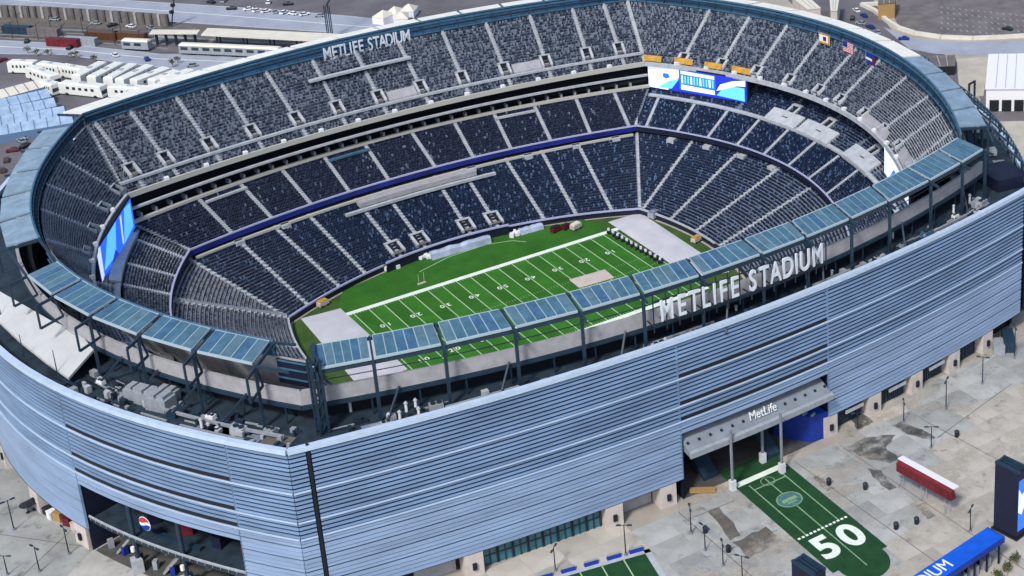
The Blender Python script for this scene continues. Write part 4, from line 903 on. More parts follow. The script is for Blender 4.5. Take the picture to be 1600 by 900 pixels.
# small loose clutter on the deck: cable trays, boxes, hatches too small to pick apart
for side, n_, t0, t1 in (('near', 190, .02, .98), ('left', 90, .0, .30)):
    m = MB()
    for _ in range(n_):
        t = R.uniform(t0, t1); g_ = R.uniform(.12, .9); p = S('WT', side, t)*(1-g_)+S('FT', side, t)*g_; n = outward('FT', side, t); a = math.atan2(n[1], n[0])
        if R.random() < .35: m.box((p[0], p[1], 39.75), (R.uniform(.2, .4), R.uniform(3, 9), .3), a, R.choice((0, 1, 3)))
        else: h = R.uniform(.4, 1.6); m.box((p[0], p[1], 39.55+h/2), (R.uniform(.4, 1.6), R.uniform(.4, 2.0), h), a, R.choice((0, 1, 2, 3, 3)))
    m.build('deck_clutter', [SILVER, STEEL, CONC_LT, STEEL_DK], STAD, kind='stuff')
for i in range(26):   # trusses carrying the stand wall, seen across the terrace
    side, t = ('near', .02+.96*i/19) if i < 20 else ('left', .02+.05*(i-20)); p = S('WT', side, t)-outward('WT', side, t)*3.2; q = S('WT', side, t)-outward('WT', side, t)*.3
    MB().bar((p[0], p[1], 39.6), (q[0], q[1], 44.6), .35).bar((q[0], q[1], 39.6), (q[0], q[1], 44.6), .3).build('wall_truss', STEEL, STAD)
# ================================================================== plaza
def patch(name, pts, z, m_): return structure(MB().sheet(pts, z).build(name, m_))
GREY_ZONE = [(-121.52, -114.01), (-50.89, -120.08), (-17.09, -112.39), (23.48, -114.03), (105.65, -95.24), (97.29, -113.51), (77.93, -119.12), (46.44, -126.37), (29.93, -139.51), (3.92, -161.24), (-19.54, -169.11)]
def inside(p, poly):
    c = False
    for (x0, y0), (x1, y1) in zip(poly, poly[1:]+poly[:1]):
        if (y0 > p[1]) != (y1 > p[1]) and p[0] < (x1-x0)*(p[1]-y0)/(y1-y0)+x0: c = not c
    return c
# concrete paving laid in big cast slabs, a few centimetres of open joint between them
GZ = [mat('grey_slab_%s' % n_, tuple(v*f for v in (.335, .35, .345)), .9, .22, .12, detail=12) for n_, f in (('mid', 1), ('pale', 1.14), ('dull', .86))]
BZ = [mat('beige_slab_%s' % n_, tuple(v*f for v in (.43, .405, .36)), .9, .18, .1, detail=12) for n_, f in (('mid', 1), ('pale', 1.10), ('dull', .9))]
foot = [F('near', t, 1)[:2] for t in np.linspace(0, 1, 60)]+[F('left', t, 1)[:2] for t in np.linspace(0, 1, 60)]+[F('far', t, 1)[:2] for t in np.linspace(0, 1, 20)]+[F('right', t, 1)[:2] for t in np.linspace(0, 1, 20)]
rs = random.Random(11)
for ix in range(-11, 12):
    for iy in range(0, 11):
        x, y = 4.4+ix*8.2, -109-iy*7.6
        if inside((x, y), foot) or abs(x-2.5) < 9.5 and False: continue
        G_ = inside((x, y), GREY_ZONE); m_ = rs.choice((GZ if G_ else BZ)+[(GZ if G_ else BZ)[0]]); z_ = rs.uniform(-.004, .003)
        m = MB().hexa([(-4.06, -3.76, -.1), (4.06, -3.76, -.1), (4.06, 3.76, -.1), (-4.06, 3.76, -.1), (-4.06, -3.76, 0), (4.06, -3.76, 0), (4.06, 3.76, 0), (-4.06, 3.76, 0)])
        o = m.build('paving_slab', m_, GROUND); o.location = (x, y, z_)
patch('grey_paving', [(-138.50, 13.30), (-135.68, -13.19), (-131.61, -37.01), (-126.33, -48.61), (-139.19, -61.14), (-161.69, -59.33), (-146.17, 19.34)], .004, SLAB_G)
patch('light_paving', [(-139.38, -51.40), (-128.78, -42.23), (-123.14, -56.92), (-128.40, -74.80)], .010, SLAB_L)
def blotch(pts, m_, z, seed):
    r = random.Random(seed); P = []
    for a, b in zip(pts, pts[1:]+pts[:1]):
        a = np.array(a); b = np.array(b); L = np.linalg.norm(b-a)
        for k in range(5): P.append(tuple(a+(b-a)*k/5+np.array([r.uniform(-1, 1), r.uniform(-1, 1)])*L*.05))
    return structure(MB().sheet(P, z).build('wet_patch', m_))
blotch([(-16.73, -130.39), (-7.92, -129.78), (-7.44, -136.14), (-17.33, -136.88)], PUDDLE_B, .016, 1)
blotch([(-14.98, -116.88), (-11.92, -117.06), (-13.88, -129.04), (-16.73, -128.90)], PUDDLE_B, .017, 2)
blotch([(25.37, -115.87), (32.38, -115.30), (39.17, -118.83), (33.49, -122.25), (33.73, -127.69), (30.13, -127.96), (27.27, -123.31)], PUDDLE, .016, 3)
blotch([(41.96, -115.51), (44.90, -115.22), (46.07, -126.08), (44.29, -126.47), (41.63, -120.77)], PUDDLE, .016, 4)
blotch([(24.53, -125.95), (26.39, -128.44), (25.05, -136.35), (22.60, -136.05)], PUDDLE, .017, 5)
blotch([(14.72, -129.57), (19.65, -129.83), (18.61, -136.48), (13.26, -136.11)], SLAB_G, .018, 6)
blotch([(12.43, -120.85), (14.17, -121.55), (13.68, -127.78), (11.38, -127.60)], PUDDLE, .017, 7)
blotch([(23.81, -144.36), (26.23, -144.67), (24.88, -150.17), (22.56, -150.20)], PUDDLE_B, .017, 8)
blotch([(35.18, -106.80), (39.61, -106.89), (38.74, -111.48), (33.31, -111.66)], PUDDLE, .016, 9)
patch('grime_film', [(-44.18, -150.08), (-17.46, -108.92), (32.44, -110.23), (104.37, -96.57), (64.53, -146.30), (14.66, -169.58)], .022, GRIME)
patch('grime_film', [(-146.17, 19.34), (-135.01, -10.38), (-122.01, -57.80), (-131.65, -72.29), (-161.69, -59.33)], .022, GRIME)
patch('dust_film', [(-44.18, -150.08), (-17.46, -108.92), (32.44, -110.23), (104.37, -96.57), (64.53, -146.30), (14.66, -169.58)], .025, RUST)
def strip(name, pts, w_, z, m_, parent=None, lab=None):
    z = max(z, .028) if name == 'paving_joint' else z
    m = MB(); P = [np.array(p[:2]) for p in pts]
    for a, b in zip(P[:-1], P[1:]):
        d = b-a; d /= np.linalg.norm(d); nn = np.array([-d[1], d[0]])*w_/2; m.sheet([tuple(a-nn), tuple(b-nn), tuple(b+nn), tuple(a+nn)], z)
    o = m.build(name, m_, parent); o['kind'] = 'structure'; return o
# slab joints radiating over the plaza
for pts in ([(46.44, -126.37), (77.93, -119.12)], [(12.88, -112.71), (13.93, -170.39)], [(25.80, -114.08), (26.90, -176.32)], [(-20.18, -113.12), (-20.48, -143.68)], [(36.80, -120.94), (26.86, -120.90)], [(-146.82, -25.15), (-126.47, -49.09)], [(-131.79, -32.25), (-147.24, -45.30)], [(-20.07, -116.94), (-7.49, -117.35)], [(-20.46, -131.57), (-6.36, -132.51)], [(48.89, -117.61), (52.16, -150.32)]):
    strip('paving_joint', pts, .2, .021, STAIN_B)
# kerb and darker lane along the facade foot
ts = np.linspace(0, .52, 40); m = MB()
m.ribbon([[F('near', t, 1.158, 3.2), F('near', t, 1.158, 2.8), F('near', t, 1.164, 2.8), F('near', t, 1.164, 3.2)] for t in ts if not TG[0]-.01 < t < TG[1]+.01 or True][:12])
structure(m.build('kerb', CONC_LT))
# the long green carpet with the number 50
cA, cB, cC, cD = [np.array(p) for p in ((-4.44, -113.07), (-6.12, -152.26), (9.10, -152.19), (7.00, -110.87))]
ux = (cC-cB); ux /= np.linalg.norm(ux); uy = (cA-cB); LY = np.linalg.norm(uy); uy /= LY; WX = np.linalg.norm(cC-cB)
def K(a, b): q = cB+ux*a*WX+uy*b*LY; return (q[0], q[1])
pts = [K(0, 0), K(0, 1.18), K(1, 1.18), K(1, 0)]
pts += [K(.90, .0)]+[K(.5+.40*math.cos(a), -.02-.16*math.sin(a)) for a in np.linspace(0.1, math.pi-.1, 14)]+[K(.10, .0)]
car = tag(MB().sheet(pts, .03).build('turf_carpet', TURF_DK), 'long green turf carpet printed with a big white 50 leading out of the gate', 'carpet')
def cs(name, poly, z, m_): return MB().sheet([K(*p) for p in poly], z).build(name, m_, car)
cs('gate_stripe', [(.03, .985), (.97, .985), (.97, 1.03), (.03, 1.03)], .036, LINE)
for x in (.20, .5, .80): cs('lane_line', [(x-.011, .36), (x+.011, .36), (x+.011, .96), (x-.011, .96)], .035, LINE_CARPET)
cs('lane_line', [(.49, -.06), (.51, -.06), (.51, .36), (.49, .36)], .035, LINE_CARPET)
cs('lane_line', [(.2, .90), (.8, .90), (.8, .91), (.2, .91)], .036, LINE_CARPET)
for k in range(13): cs('hash_mark', [(.04+.072*k, .352), (.085+.072*k, .352), (.085+.072*k, .368), (.04+.072*k, .368)], .036, LINE)
Bk = Matrix(((ux[0], uy[0], 0, 0), (ux[1], uy[1], 0, 0), (0, 0, 1, 0), (0, 0, 0, 1)))
for ch, a in (('5', .27), ('0', .73)):
    p = K(a, .20); B = Bk.copy(); B.translation = Vector((p[0], p[1], .042)); lettering(ch, 'painted_digit', 10.9, B, LINE, car, 0, .98, .035)
def oval(a, b, ra, rb, z, m_, name, n=28, hole=None):
    m = MB(); P = [K(a+ra*math.cos(2*math.pi*k/n), b+rb*math.sin(2*math.pi*k/n)) for k in range(n)]
    if hole is None: m.sheet(P, z)
    else:
        H = [K(a+ra*hole*math.cos(2*math.pi*k/n), b+rb*hole*math.sin(2*math.pi*k/n)) for k in range(n)]
        m.add([(*p, z) for p in P]+[(*p, z) for p in H], [(k, (k+1) % n, n+(k+1) % n, n+k) for k in range(n)])
    return m.build(name, m_, car)
oval(.5, .70, .215, .075, .040, PAINT_TEAL, 'oval_mark'); oval(.5, .70, .215, .075, .044, LINE_CARPET, 'oval_ring', hole=.90)
cs('oval_bar', [(.36, .685), (.64, .685), (.62, .715), (.38, .715)], .045, LINE_CARPET); cs('oval_bar', [(.42, .665), (.58, .665), (.58, .676), (.42, .676)], .045, LINE_CARPET)
oval(.5, .93, .12, .045, .04, LINE_CARPET, 'arc_line', hole=.88)
# second small carpet with pale border and blue mats
sA, sB = np.array((-54.17, -116.15)), np.array((-34.11, -120.36)); d1 = (sB-sA)/np.linalg.norm(sB-sA); d2 = np.array([d1[1], -d1[0]])
def K2(a, b): q = sB+d1*a+d2*b; return (q[0], q[1])
W2 = np.linalg.norm(sB-sA)+12
car2 = tag(MB().sheet([K2(-W2, 0), K2(0, 0), K2(0, 34), K2(-W2, 34)], .03).build('turf_carpet', TURF_DK), 'second green turf carpet with pale border by the glass doors', 'carpet')
for nm, P, m_ in (('border', [(-W2, 0), (1.4, 0), (1.4, 1.3), (-W2, 1.3)], CONC_LT), ('border', [(0, 0), (1.4, 0), (1.4, 34), (0, 34)], CONC_LT)):
    MB().sheet([K2(*p) for p in P], .037).build(nm, m_, car2)
for k in range(1, 7): MB().sheet([K2(-5*k-.15, 1.4), K2(-5*k+.15, 1.4), K2(-5*k+.15, 34), K2(-5*k-.15, 34)], .036).build('lane_line', LINE_DIM, car2)
proto = None
for k in range(7):
    p = K2(-1.5-5.2*k, -.3)
    if proto is None:
        proto = thing('barrier', 'low blue padded barrier lying along the border of the small carpet', 'barrier', (p[0], p[1], .04), math.atan2(d1[1], d1[0]), 'blue barriers by the small carpet'); MB().hexa([(-1.6, -.5, 0), (1.6, -.5, 0), (1.6, .5, 0), (-1.6, .5, 0), (-1.5, -.2, .9), (1.5, -.2, .9), (1.5, .2, .9), (-1.5, .2, .9)]).build('pad', BLUE_DK, proto); MB().box((0, 0, .95), (3.1, .5, .1)).build('top_rail', SILVER, proto)
        proto['label'] = 'low blue padded barrier at the gate end of the small carpet border'
    else: dup(proto, (p[0], p[1], .04), math.atan2(d1[1], d1[0]), 'low blue padded barrier, %s from the gate end of the small carpet border' % ORD[k])
# red box truss on posts
a, b = np.array((25.90, -136.03)), np.array((27.77, -152.74)); dd = b-a; L = np.linalg.norm(dd); ang = math.atan2(dd[1], dd[0])
r = thing('sign_truss', 'long dark red box canopy with a white top raised on thin posts', 'canopy', (a[0], a[1], 0), ang)
MB().hexa([(0, -.8, 4.4), (L, -.8, 4.4), (L, 1.0, 4.4), (0, 1.0, 4.4), (0, -.8, 6.6), (L, -.8, 6.6), (L, .2, 7.2), (0, .2, 7.2)]).build('red_fascia', RED, r)
MB().hexa([(-.2, -.1, 7.22), (L+.2, -.1, 7.22), (L+.2, 1.7, 7.0), (-.2, 1.7, 7.0), (-.2, -.1, 7.5), (L+.2, -.1, 7.5), (L+.2, 1.7, 7.35), (-.2, 1.7, 7.35)]).build('white_top', WHITE, r)
for x in (.04*L, .47*L, .90*L):
    for y in (-.9, .9): MB().tube((x, y, 0), (x, y, 4), .09, .09, 8).build('post', SILVER, r)
for k in range(9): MB().box((L*(k+.5)/9, -.82, 5.5), (.12, .1, 2.1)).build('rib', RED, r)
# tall dark pylons with lit side faces
def pylon(p, q, h, label):
    p = np.array(p); q = np.array(q); d = q-p; L = np.linalg.norm(d); r = thing('display_pylon', label, 'pylon', (p[0], p[1], 0), math.atan2(d[1], d[0])); Wd = 3.4
    MB().box((L/2, Wd/2, h/2+.3), (L, Wd, h-.6)).build('body', DARK_BLUE, r); MB().box((L/2, Wd/2, .2), (L+.8, Wd+.8, .4)).build('plinth', BLACK, r)
    MB().box((L/2, .3, h+.25), (L+.3, .6, .5)).build('top_edge', STEEL, r); MB().box((L/2, Wd-.3, h+.25), (L+.3, .6, .5)).build('top_edge', STEEL, r); MB().box((.3, Wd/2, h+.25), (.6, Wd-1.25, .5)).build('top_edge', STEEL, r)
    for y in (.25, .5, .75): MB().box((L/2, Wd*y, h+.15), (L-.8, .4, .3)).build('brace', STEEL, r)
    MB().add([(L+.04, .3, 2), (L+.04, Wd-.3, 2), (L+.04, Wd-.3, h-2), (L+.04, .3, h-2)], [(0, 1, 2, 3)]).build('display_face', SCREEN_B, r)
    MB().add([(L+.08, .3, 7), (L+.08, 1.5, 6), (L+.08, Wd-.3, 9), (L+.08, Wd-.3, 12), (L+.08, 1.5, 11), (L+.08, .3, 13)], [(0, 1, 2, 3, 4, 5)]).build('display_graphic', SCREEN_W, r)
    return r
pylon((31.8, -161.6), (32.8, -167.8), 17.0, 'tall navy display pylon standing right of the blue roof')
pylon((-25.8, -164.5), (-25.2, -170.7), 19.0, 'dark pylon top rising beside the carpet with the number')
# blue roofed gate building
z0 = 6.0; c = [np.array((-0.13, -169.11)), np.array((6.43, -174.21)), np.array((25.10, -171.86)), np.array((23.90, -167.17))]
dv = (c[2]-c[1]); L = np.linalg.norm(dv)*1.0; dv /= np.linalg.norm(dv); nv = np.array([-dv[1], dv[0]]); Wd = abs((c[3]-c[2])@nv); ang = math.atan2(dv[1], dv[0])
r = thing('gate_building', 'long entrance building with a bright blue roof carrying white letters', 'building', (c[2][0], c[2][1], 0), ang); LL = L+45
MB().hexa([(-LL, 0, 5.9), (0, 0, 5.9), (0, Wd, 5.9), (-LL, Wd, 5.9), (-LL, 0, 6.6), (0, 0, 6.6), (0, Wd, 6.6), (-LL, Wd, 6.6)]).build('roof', BLUE, r)
MB().box((-LL/2, -.12, 6.0), (LL, .2, 1.3)).build('fascia', BLUE_DK, r); MB().box((.12, Wd/2, 6.0), (.2, Wd, 1.3)).build('fascia', BLUE_DK, r)
MB().box((-LL/2, Wd*.7, 2.6), (LL-2, .4, 5.2)).build('back_wall', DARK_BLUE, r)
for k in range(16):
    for y in (.5, Wd-.5): MB().box((-1-LL*k/16, y, 2.95), (.35, .35, 5.9)).build('post', BLACK, r)
    MB().box((-4-LL*k/16, Wd*.35, 1.3), (2.2, 1.4, 2.2)).build('turnstile', SILVER, r)
pe = np.array((12.41, -170.71)); dl = (pe-c[2]); xe = dl@dv; ye = dl@nv
B = Matrix.Translation((xe-18.0, ye-.3, 6.66)); lettering('METLIFE STADIUM', 'roof_lettering', 4.3, B, LEDTXT, r, .05, .9, .0)
# street lamps
lampp = None
LP = [(1478, 640, 8.6), (1535, 600, 8), (1585, 560, 9.5), (1516, 830, 6), (1481, 803, 6), (1412, 660, 6), (1080, 834, 7), (1102, 860, 6.5), (1130, 884, 6), (978, 868, 8), (868, 892, 6), (22, 828, 8), (108, 866, 7), (62, 893, 6.5), (12, 898, 5), (1160, 905, 6), (1340, 672, 5)]
LPX = [(56.59, -118.00), (72.16, -114.54), (87.66, -110.17), (27.10, -159.19), (42.26, -128.79), (44.45, -115.99), (-22.41, -121.80), (-23.31, -128.77), (-23.27, -135.67), (-38.08, -119.59), (-52.98, -114.84), (-143.83, -25.34), (-136.13, -42.75), (-142.97, -45.23), (-148.89, -42.05), (-22.64, -142.01), (33.31, -111.66)]
LLAB = ['lamp post on the grey paving, third from the end of the long facade', 'lamp post second from the far end of the long facade', 'lamp post at the far end of the long facade', 'short lamp post between the red canopy and the blue roof', 'lamp post just behind the red canopy', 'lamp post by the wet patches near the piers', 'lamp post left of the carpet, nearest the gate', 'lamp post second from the gate, left of the carpet', 'lamp post third from the gate, left of the carpet', 'lamp post at the corner of the small carpet', 'lamp post by the left end of the small carpet', 'lamp post standing alone on the left plaza', 'lamp post nearest the corner gate', 'lamp post on the left plaza at the foot of the photo', 'dark short lamp post at the bottom left corner', 'lamp post between the two carpets at the bottom', 'low lamp post by the doors right of the gate']
for (u, v, h), p, lb in zip(LP, LPX, LLAB):
    if lampp is None:
        lampp = thing('street_lamp', lb, 'street lamp', (p[0], p[1], 0), .6, 'street lamps on the plaza')
        MB().tube((0, 0, 0), (0, 0, 8.5), .16, .10, 8).build('pole', STEEL_DK, lampp); MB().tube((0, 0, 0), (0, 0, .7), .4, .3, 8).build('base', CONC, lampp)
        MB().bar((-1.1, 0, 8.4), (1.1, 0, 8.4), .12).build('arm', STEEL_DK, lampp)
        for x in (-1.2, 1.2): MB().hexa([(x-.55, -.25, 8.3), (x+.55, -.25, 8.3), (x+.55, .25, 8.3), (x-.55, .25, 8.3), (x-.4, -.15, 8.6), (x+.4, -.15, 8.6), (x+.4, .15, 8.6), (x-.4, .15, 8.6)]).build('lamp_head', STEEL, lampp)
        lampp.scale = (1, 1, h/8.5)
    else: dup(lampp, (p[0], p[1], 0), R.uniform(0, 3), lb, (1, 1, h/8.5))
# small plaza items
def umbrella(u, label):
    r = thing('parasol', label, 'parasol', (u[0], u[1], 0)); MB().tube((0, 0, 0), (0, 0, 2.6), .06, .06, 6).build('pole', BLACK, r); MB().tube((0, 0, 2.2), (0, 0, 2.9), 1.7, .1, 10).build('canopy', BLACK, r); MB().tube((0, 0, 0), (0, 0, .12), .5, .5, 8).build('base', BLACK, r)
umbrella((-139.59, -20.19), 'black parasol, left one of the pair on the left plaza'); umbrella((-138.08, -19.78), 'black parasol, right one of the pair on the left plaza')
umbrella((-134.94, -20.94), 'black parasol among the dark clutter by the facade foot'); umbrella((-135.01, -17.65), 'black parasol nearest the facade above the dark clutter')
def crate(u, label, m_, s=(2, 1.4, 1.3), rz=0.0):
    r = thing('crate', label, 'crate', (u[0], u[1], .02), rz); MB().box((0, 0, s[2]/2), s).build('box', m_, r); MB().box((0, 0, s[2]+.06), (s[0]*1.06, s[1]*1.06, .12)).build('lid', m_, r)
    for x in (-1, 1): MB().box((x*s[0]*.3, 0, s[2]/2), (.15, s[1]*1.04, s[2]*.98)).build('batten', WOOD, r)
crate((-133.37, -27.27), 'brown crate by the foot of the short facade', WOOD, (4, 2.2, 2.2), .5); crate((-132.47, -30.48), 'red brown crate next to the brown one', RED, (3.5, 2, 2), .6); crate((-135.27, -25.79), 'white crate in the clutter by the facade', WHITE, (2.4, 1.8, 1.8), .2)
crate((-131.64, -36.06), 'orange crate in front of the gate pier', ORANGE, (2.6, 1.8, 1.5), .9); crate((-131.89, -33.72), 'beige crate behind the orange crate', BEIGE, (2.6, 1.6, 1.8), .3); crate((-135.23, -23.28), 'dark crate under the black parasols', BLACK, (3, 2, 1.6), .4); crate((-131.25, -39.41), 'white crate at the gate pier', WHITE, (2.6, 2, 1.8), .7)
o = MB().hexa([(-3, -1, .3), (3, -1, .3), (3, 1, .3), (-3, 1, .3), (-3, -1, .55), (3, -1, .55), (3, 1, .55), (-3, 1, .55)]); o.box((-2.5, 0, .15), (.2, 1.8, .3)); o.box((2.5, 0, .15), (.2, 1.8, .3)); o = o.build('bench', WOOD); pp = (-11.32, -109.84); o.location = (pp[0], pp[1], .02); o.rotation_euler = (0, 0, -.6); tag(o, 'yellow wooden bench in the shade of the gate', 'bench')
def bin_(u, label):
    r = thing('litter_bin', label, 'bin', (u[0], u[1], 0)); MB().tube((0, 0, 0), (0, 0, 1.4), .55, .6, 10).build('body', BLACK, r); MB().tube((0, 0, 1.4), (0, 0, 1.8), .65, .3, 10).build('lid', STEEL_DK, r)
for u, lb in (((14.75, -148.36), 'black bin alone right of the carpet'), ((19.59, -149.71), 'black bin right of the lone bin'), ((13.46, -125.64), 'black bin left of the dark puddle'), ((19.01, -132.27), 'black bin on the corner of the pale slab'), ((50.48, -128.82), 'black bin on the beige paving'), ((-19.57, -132.26), 'black bin below the brown stain'), ((-19.66, -123.34), 'black bin left of the brown stain')): bin_(u, lb)
def container(u, label, m_, rz, s):
    r = thing('container', label, 'container', (u[0], u[1], .02), rz); MB().box((0, 0, s[2]/2), s).build('body', m_, r)
    for k in range(6): MB().box((-s[0]/2+s[0]*(k+.5)/6, -s[1]/2-.04, s[2]/2), (.12, .1, s[2]*.9)).build('rib', m_, r)
container((91.06, -104.17), 'dark truck-like container by the last opening of the long facade', STEEL, .9, (8, 3, 3.2)); container((87.17, -104.59), 'grey container beside the last pier', SILVER, .9, (5, 3, 2.6))
def shrub(u, label, h, rad, cnt=240, z=0.0, group=None):
    r = thing('tree', label, 'tree', (u[0], u[1], z), 0, group); MB().tube((0, 0, 0), (0, 0, h*.55), .22, .08, 6).build('trunk', WOOD, r)
    for a in (0, 2.1, 4.2): MB().tube((0, 0, h*.35), (math.cos(a)*rad*.5, math.sin(a)*rad*.5, h*.7), .10, .04, 5).build('limb', WOOD, r)
    m = MB(); rn = random.Random(int(h*100)+cnt)
    cl = [(rn.gauss(0, rad*.45), rn.gauss(0, rad*.45), h*.65+rn.gauss(0, h*.15)) for _ in range(9)]
    for _ in range(cnt):
        c_ = rn.choice(cl); p = Vector((c_[0]+rn.gauss(0, rad*.25), c_[1]+rn.gauss(0, rad*.25), c_[2]+rn.gauss(0, rad*.22))); s = rad*rn.uniform(.07, .15)
        a = Vector((rn.uniform(-1, 1), rn.uniform(-1, 1), rn.uniform(-.6, 1))).normalized(); b = a.orthogonal().normalized(); c2 = a.cross(b); m.quad(p-b*s-c2*s*.6, p+b*s-c2*s*.6, p+b*s+c2*s*.6, p-b*s+c2*s*.6)
    m.build('crown', GRASS, r)
    return r
for i, (u, lb) in enumerate((((23.58, -174.30), 'pale green shrub at the right end of the blue roof'), ((26.82, -173.47), 'shrub further right of the blue roof'), ((20.34, -175.36), 'shrub below the end of the blue roof'))): shrub(u, lb, 2.0+.3*i, 1.3)
# ================================================================== beyond the stadium
patch('asphalt_lot', [(-120.68, 178.61), (-57.46, 515.31), (140.43, 342.46), (223.95, 240.80), (158.03, 142.41), (46.01, 178.96), (-31.21, 200.07), (-62.86, 202.23), (-95.30, 157.96)], .004, ASPHALT)
patch('asphalt_lot', [(254.87, 242.51), (289.78, 212.01), (232.60, 110.69), (238.13, 27.42), (214.94, 4.22), (197.37, 18.79), (193.05, 56.20), (202.44, 115.14)], .004, ASPHALT)
patch('road', [(-56.55, 445.15), (-20.03, 404.30), (18.46, 355.63), (43.57, 325.28), (70.63, 287.42), (84.42, 263.77), (71.25, 247.67), (57.30, 269.60), (29.50, 302.44), (1.76, 339.07), (-23.92, 378.14), (-37.60, 402.50), (-60.00, 428.20)], .010, ROAD)
patch('road', [(-71.99, 369.28), (-42.90, 335.66), (-14.53, 294.35), (16.80, 266.82), (20.79, 247.97), (-6.05, 254.57), (-28.96, 289.87), (-46.91, 319.59), (-76.57, 346.77)], .010, ROAD)
patch('railway_bed', [(-67.56, 391.06), (-36.81, 360.11), (-5.54, 324.20), (47.97, 260.82), (28.45, 253.85), (-13.51, 297.74), (-42.45, 337.49), (-71.60, 371.21)], .010, ASPH_BROWN)
patch('verge', [(-64.18, 407.64), (-41.55, 385.80), (0.03, 333.41), (59.87, 261.78), (52.88, 258.85), (-4.99, 326.03), (-67.14, 393.10)], .012, STAIN_B)
for v0, v1 in ((48, 60), (53, 66), (58, 72), (43, 55)): pass
for pts in ([(-68.99, 384.00), (-34.28, 348.65), (-5.54, 315.11)], [(-70.00, 379.04), (-35.48, 343.94), (-5.54, 306.20)], [(-71.00, 374.13), (-36.91, 338.37), (-8.87, 302.44)], [(-67.97, 389.03), (-32.82, 354.36), (5.62, 306.75)]): strip('rail_track', pts, 2.2, .03, DARK_AND_SHADE)
for pts in ([(-74.12, 358.81), (-44.93, 327.54), (-16.55, 287.66), (9.25, 260.75)], [(-49.32, 425.56), (14.38, 342.85), (72.75, 264.44)]): strip('lane_marking', pts, .5, .02, LINE)
# retaining wall with buttresses
P = [(-62.51, 402.51), (-42.27, 382.74), (-21.03, 357.33), (-0.09, 331.16)]
r = thing('retaining_wall', 'long brownish retaining wall with buttresses beyond the railway', 'wall', (0, 0, 0)); m = MB()
for a, b in zip(P[:-1], P[1:]): m.bar((a[0], a[1], 2.6), (b[0], b[1], 2.6), 1.2, 5.2)
m.build('wall_face', ASPH_BROWN, r)
for k in range(26):
    s = k/25*2.999; i = int(s); f_ = s-i; a, b = np.array(P[i]), np.array(P[i+1]); q = a+(b-a)*f_; MB().box((q[0], q[1]-.9, 2.7), (1.2, 1.2, 5.4), .6).build('buttress', DARK_AND_SHADE if k % 3 else SLAB_G, r)
def slab_canopy(pts, z, label, m_=CREAM, n=5):
    q = [np.array(p) for p in pts]; r = thing('platform_canopy', label, 'canopy', (0, 0, 0))
    MB().prism([tuple(p) for p in q], z-.5, z).build('roof', m_, r)
    for k in range(n):
        for s in (.3, .7):
            a = q[0]*(1-(k+.5)/n)+q[1]*(k+.5)/n; b = q[3]*(1-(k+.5)/n)+q[2]*(k+.5)/n; c_ = a*(1-s)+b*s; MB().box((c_[0], c_[1], (z-.5)/2), (.5, .5, z-.5)).build('post', STEEL, r)
    return r
slab_canopy([(7.28, 297.16), (50.07, 250.16), (41.98, 244.05), (2.15, 289.80)], 6.0, 'long cream platform canopy beside the ring of the stadium')
slab_canopy([(-11.90, 310.67), (4.06, 296.52), (1.44, 292.62), (-14.56, 306.22)], 6.0, 'shorter cream platform canopy left of the long one')
def train(p, q, label):
    p, q = np.array(p), np.array(q); d = q-p; L = np.linalg.norm(d); r = thing('train', label, 'train', (p[0], p[1], 0), math.atan2(d[1], d[0]))
    MB().hexa([(0, -1.7, .9), (L, -1.7, .9), (L, 1.7, .9), (0, 1.7, .9), (0, -1.7, 4.2), (L, -1.7, 4.2), (L, 1.7, 4.2), (0, 1.7, 4.2)]).build('body', SILVER, r); MB().hexa([(0, -1.8, 4.2), (L, -1.8, 4.2), (L, 1.8, 4.2), (0, 1.8, 4.2), (.4, -1, 4.9), (L-.4, -1, 4.9), (L-.4, 1, 4.9), (.4, 1, 4.9)]).build('roof', CREAM, r)
    for k in range(int(L/5)): MB().box((2.5+5*k, -1.72, 3.0), (3.2, .1, 1.3)).build('window', GLASS, r)
    for k in range(int(L/10)): MB().box((5+10*k, 0, .5), (3, 2.4, .8)).build('bogie', BLACK, r)
train((-7.34, 288.27), (23.41, 254.99), 'pale passenger train with a row of dark windows by the station'); train((-24.50, 310.26), (-16.24, 301.12), 'short pale rail car left of the passenger train')
# buses
def make_bus(L):
    r = thing('coach_bus', 'x', 'bus', (0, 0, 0), 0, 'coaches parked behind the stadium'); Hh = 5.0; Wd = 4.3
    MB().hexa([(-L/2, -Wd/2, .6), (L/2, -Wd/2, .6), (L/2, Wd/2, .6), (-L/2, Wd/2, .6), (-L/2+.15, -Wd/2, Hh-.3), (L/2-.5, -Wd/2, Hh-.3), (L/2-.5, Wd/2, Hh-.3), (-L/2+.15, Wd/2, Hh-.3)]).build('body', BUSW, r)
    MB().hexa([(-L/2+.15, -Wd/2+.05, Hh-.3), (L/2-.5, -Wd/2+.05, Hh-.3), (L/2-.5, Wd/2-.05, Hh-.3), (-L/2+.15, Wd/2-.05, Hh-.3), (-L/2+.7, -Wd/2+.6, Hh+.1), (L/2-1, -Wd/2+.6, Hh+.1), (L/2-1, Wd/2-.6, Hh+.1), (-L/2+.7, Wd/2-.6, Hh+.1)]).build('roof', BUSW, r)
    for s in (-1, 1):
        for k in range(5): MB().box((-L/2+2.2+(L-4.4)*(k+.5)/5, s*(Wd/2+.01), 3.2), ((L-4.4)/5*.5, .08, 1.1)).build('window', GLASS, r)
        for x in (-L*.32, L*.33): MB().tube((x, s*(Wd/2-.3), .6), (x, s*(Wd/2+.05), .6), .6, .6, 10).build('wheel', TYRE, r)
    MB().box((L/2-.18, 0, 2.4), (.1, Wd*.85, 1.6)).build('windscreen', GLASS, r); MB().box((0, 0, Hh+.2), (2.2, 1.6, .35)).build('roof_hatch', CONC_LT, r)
    return r
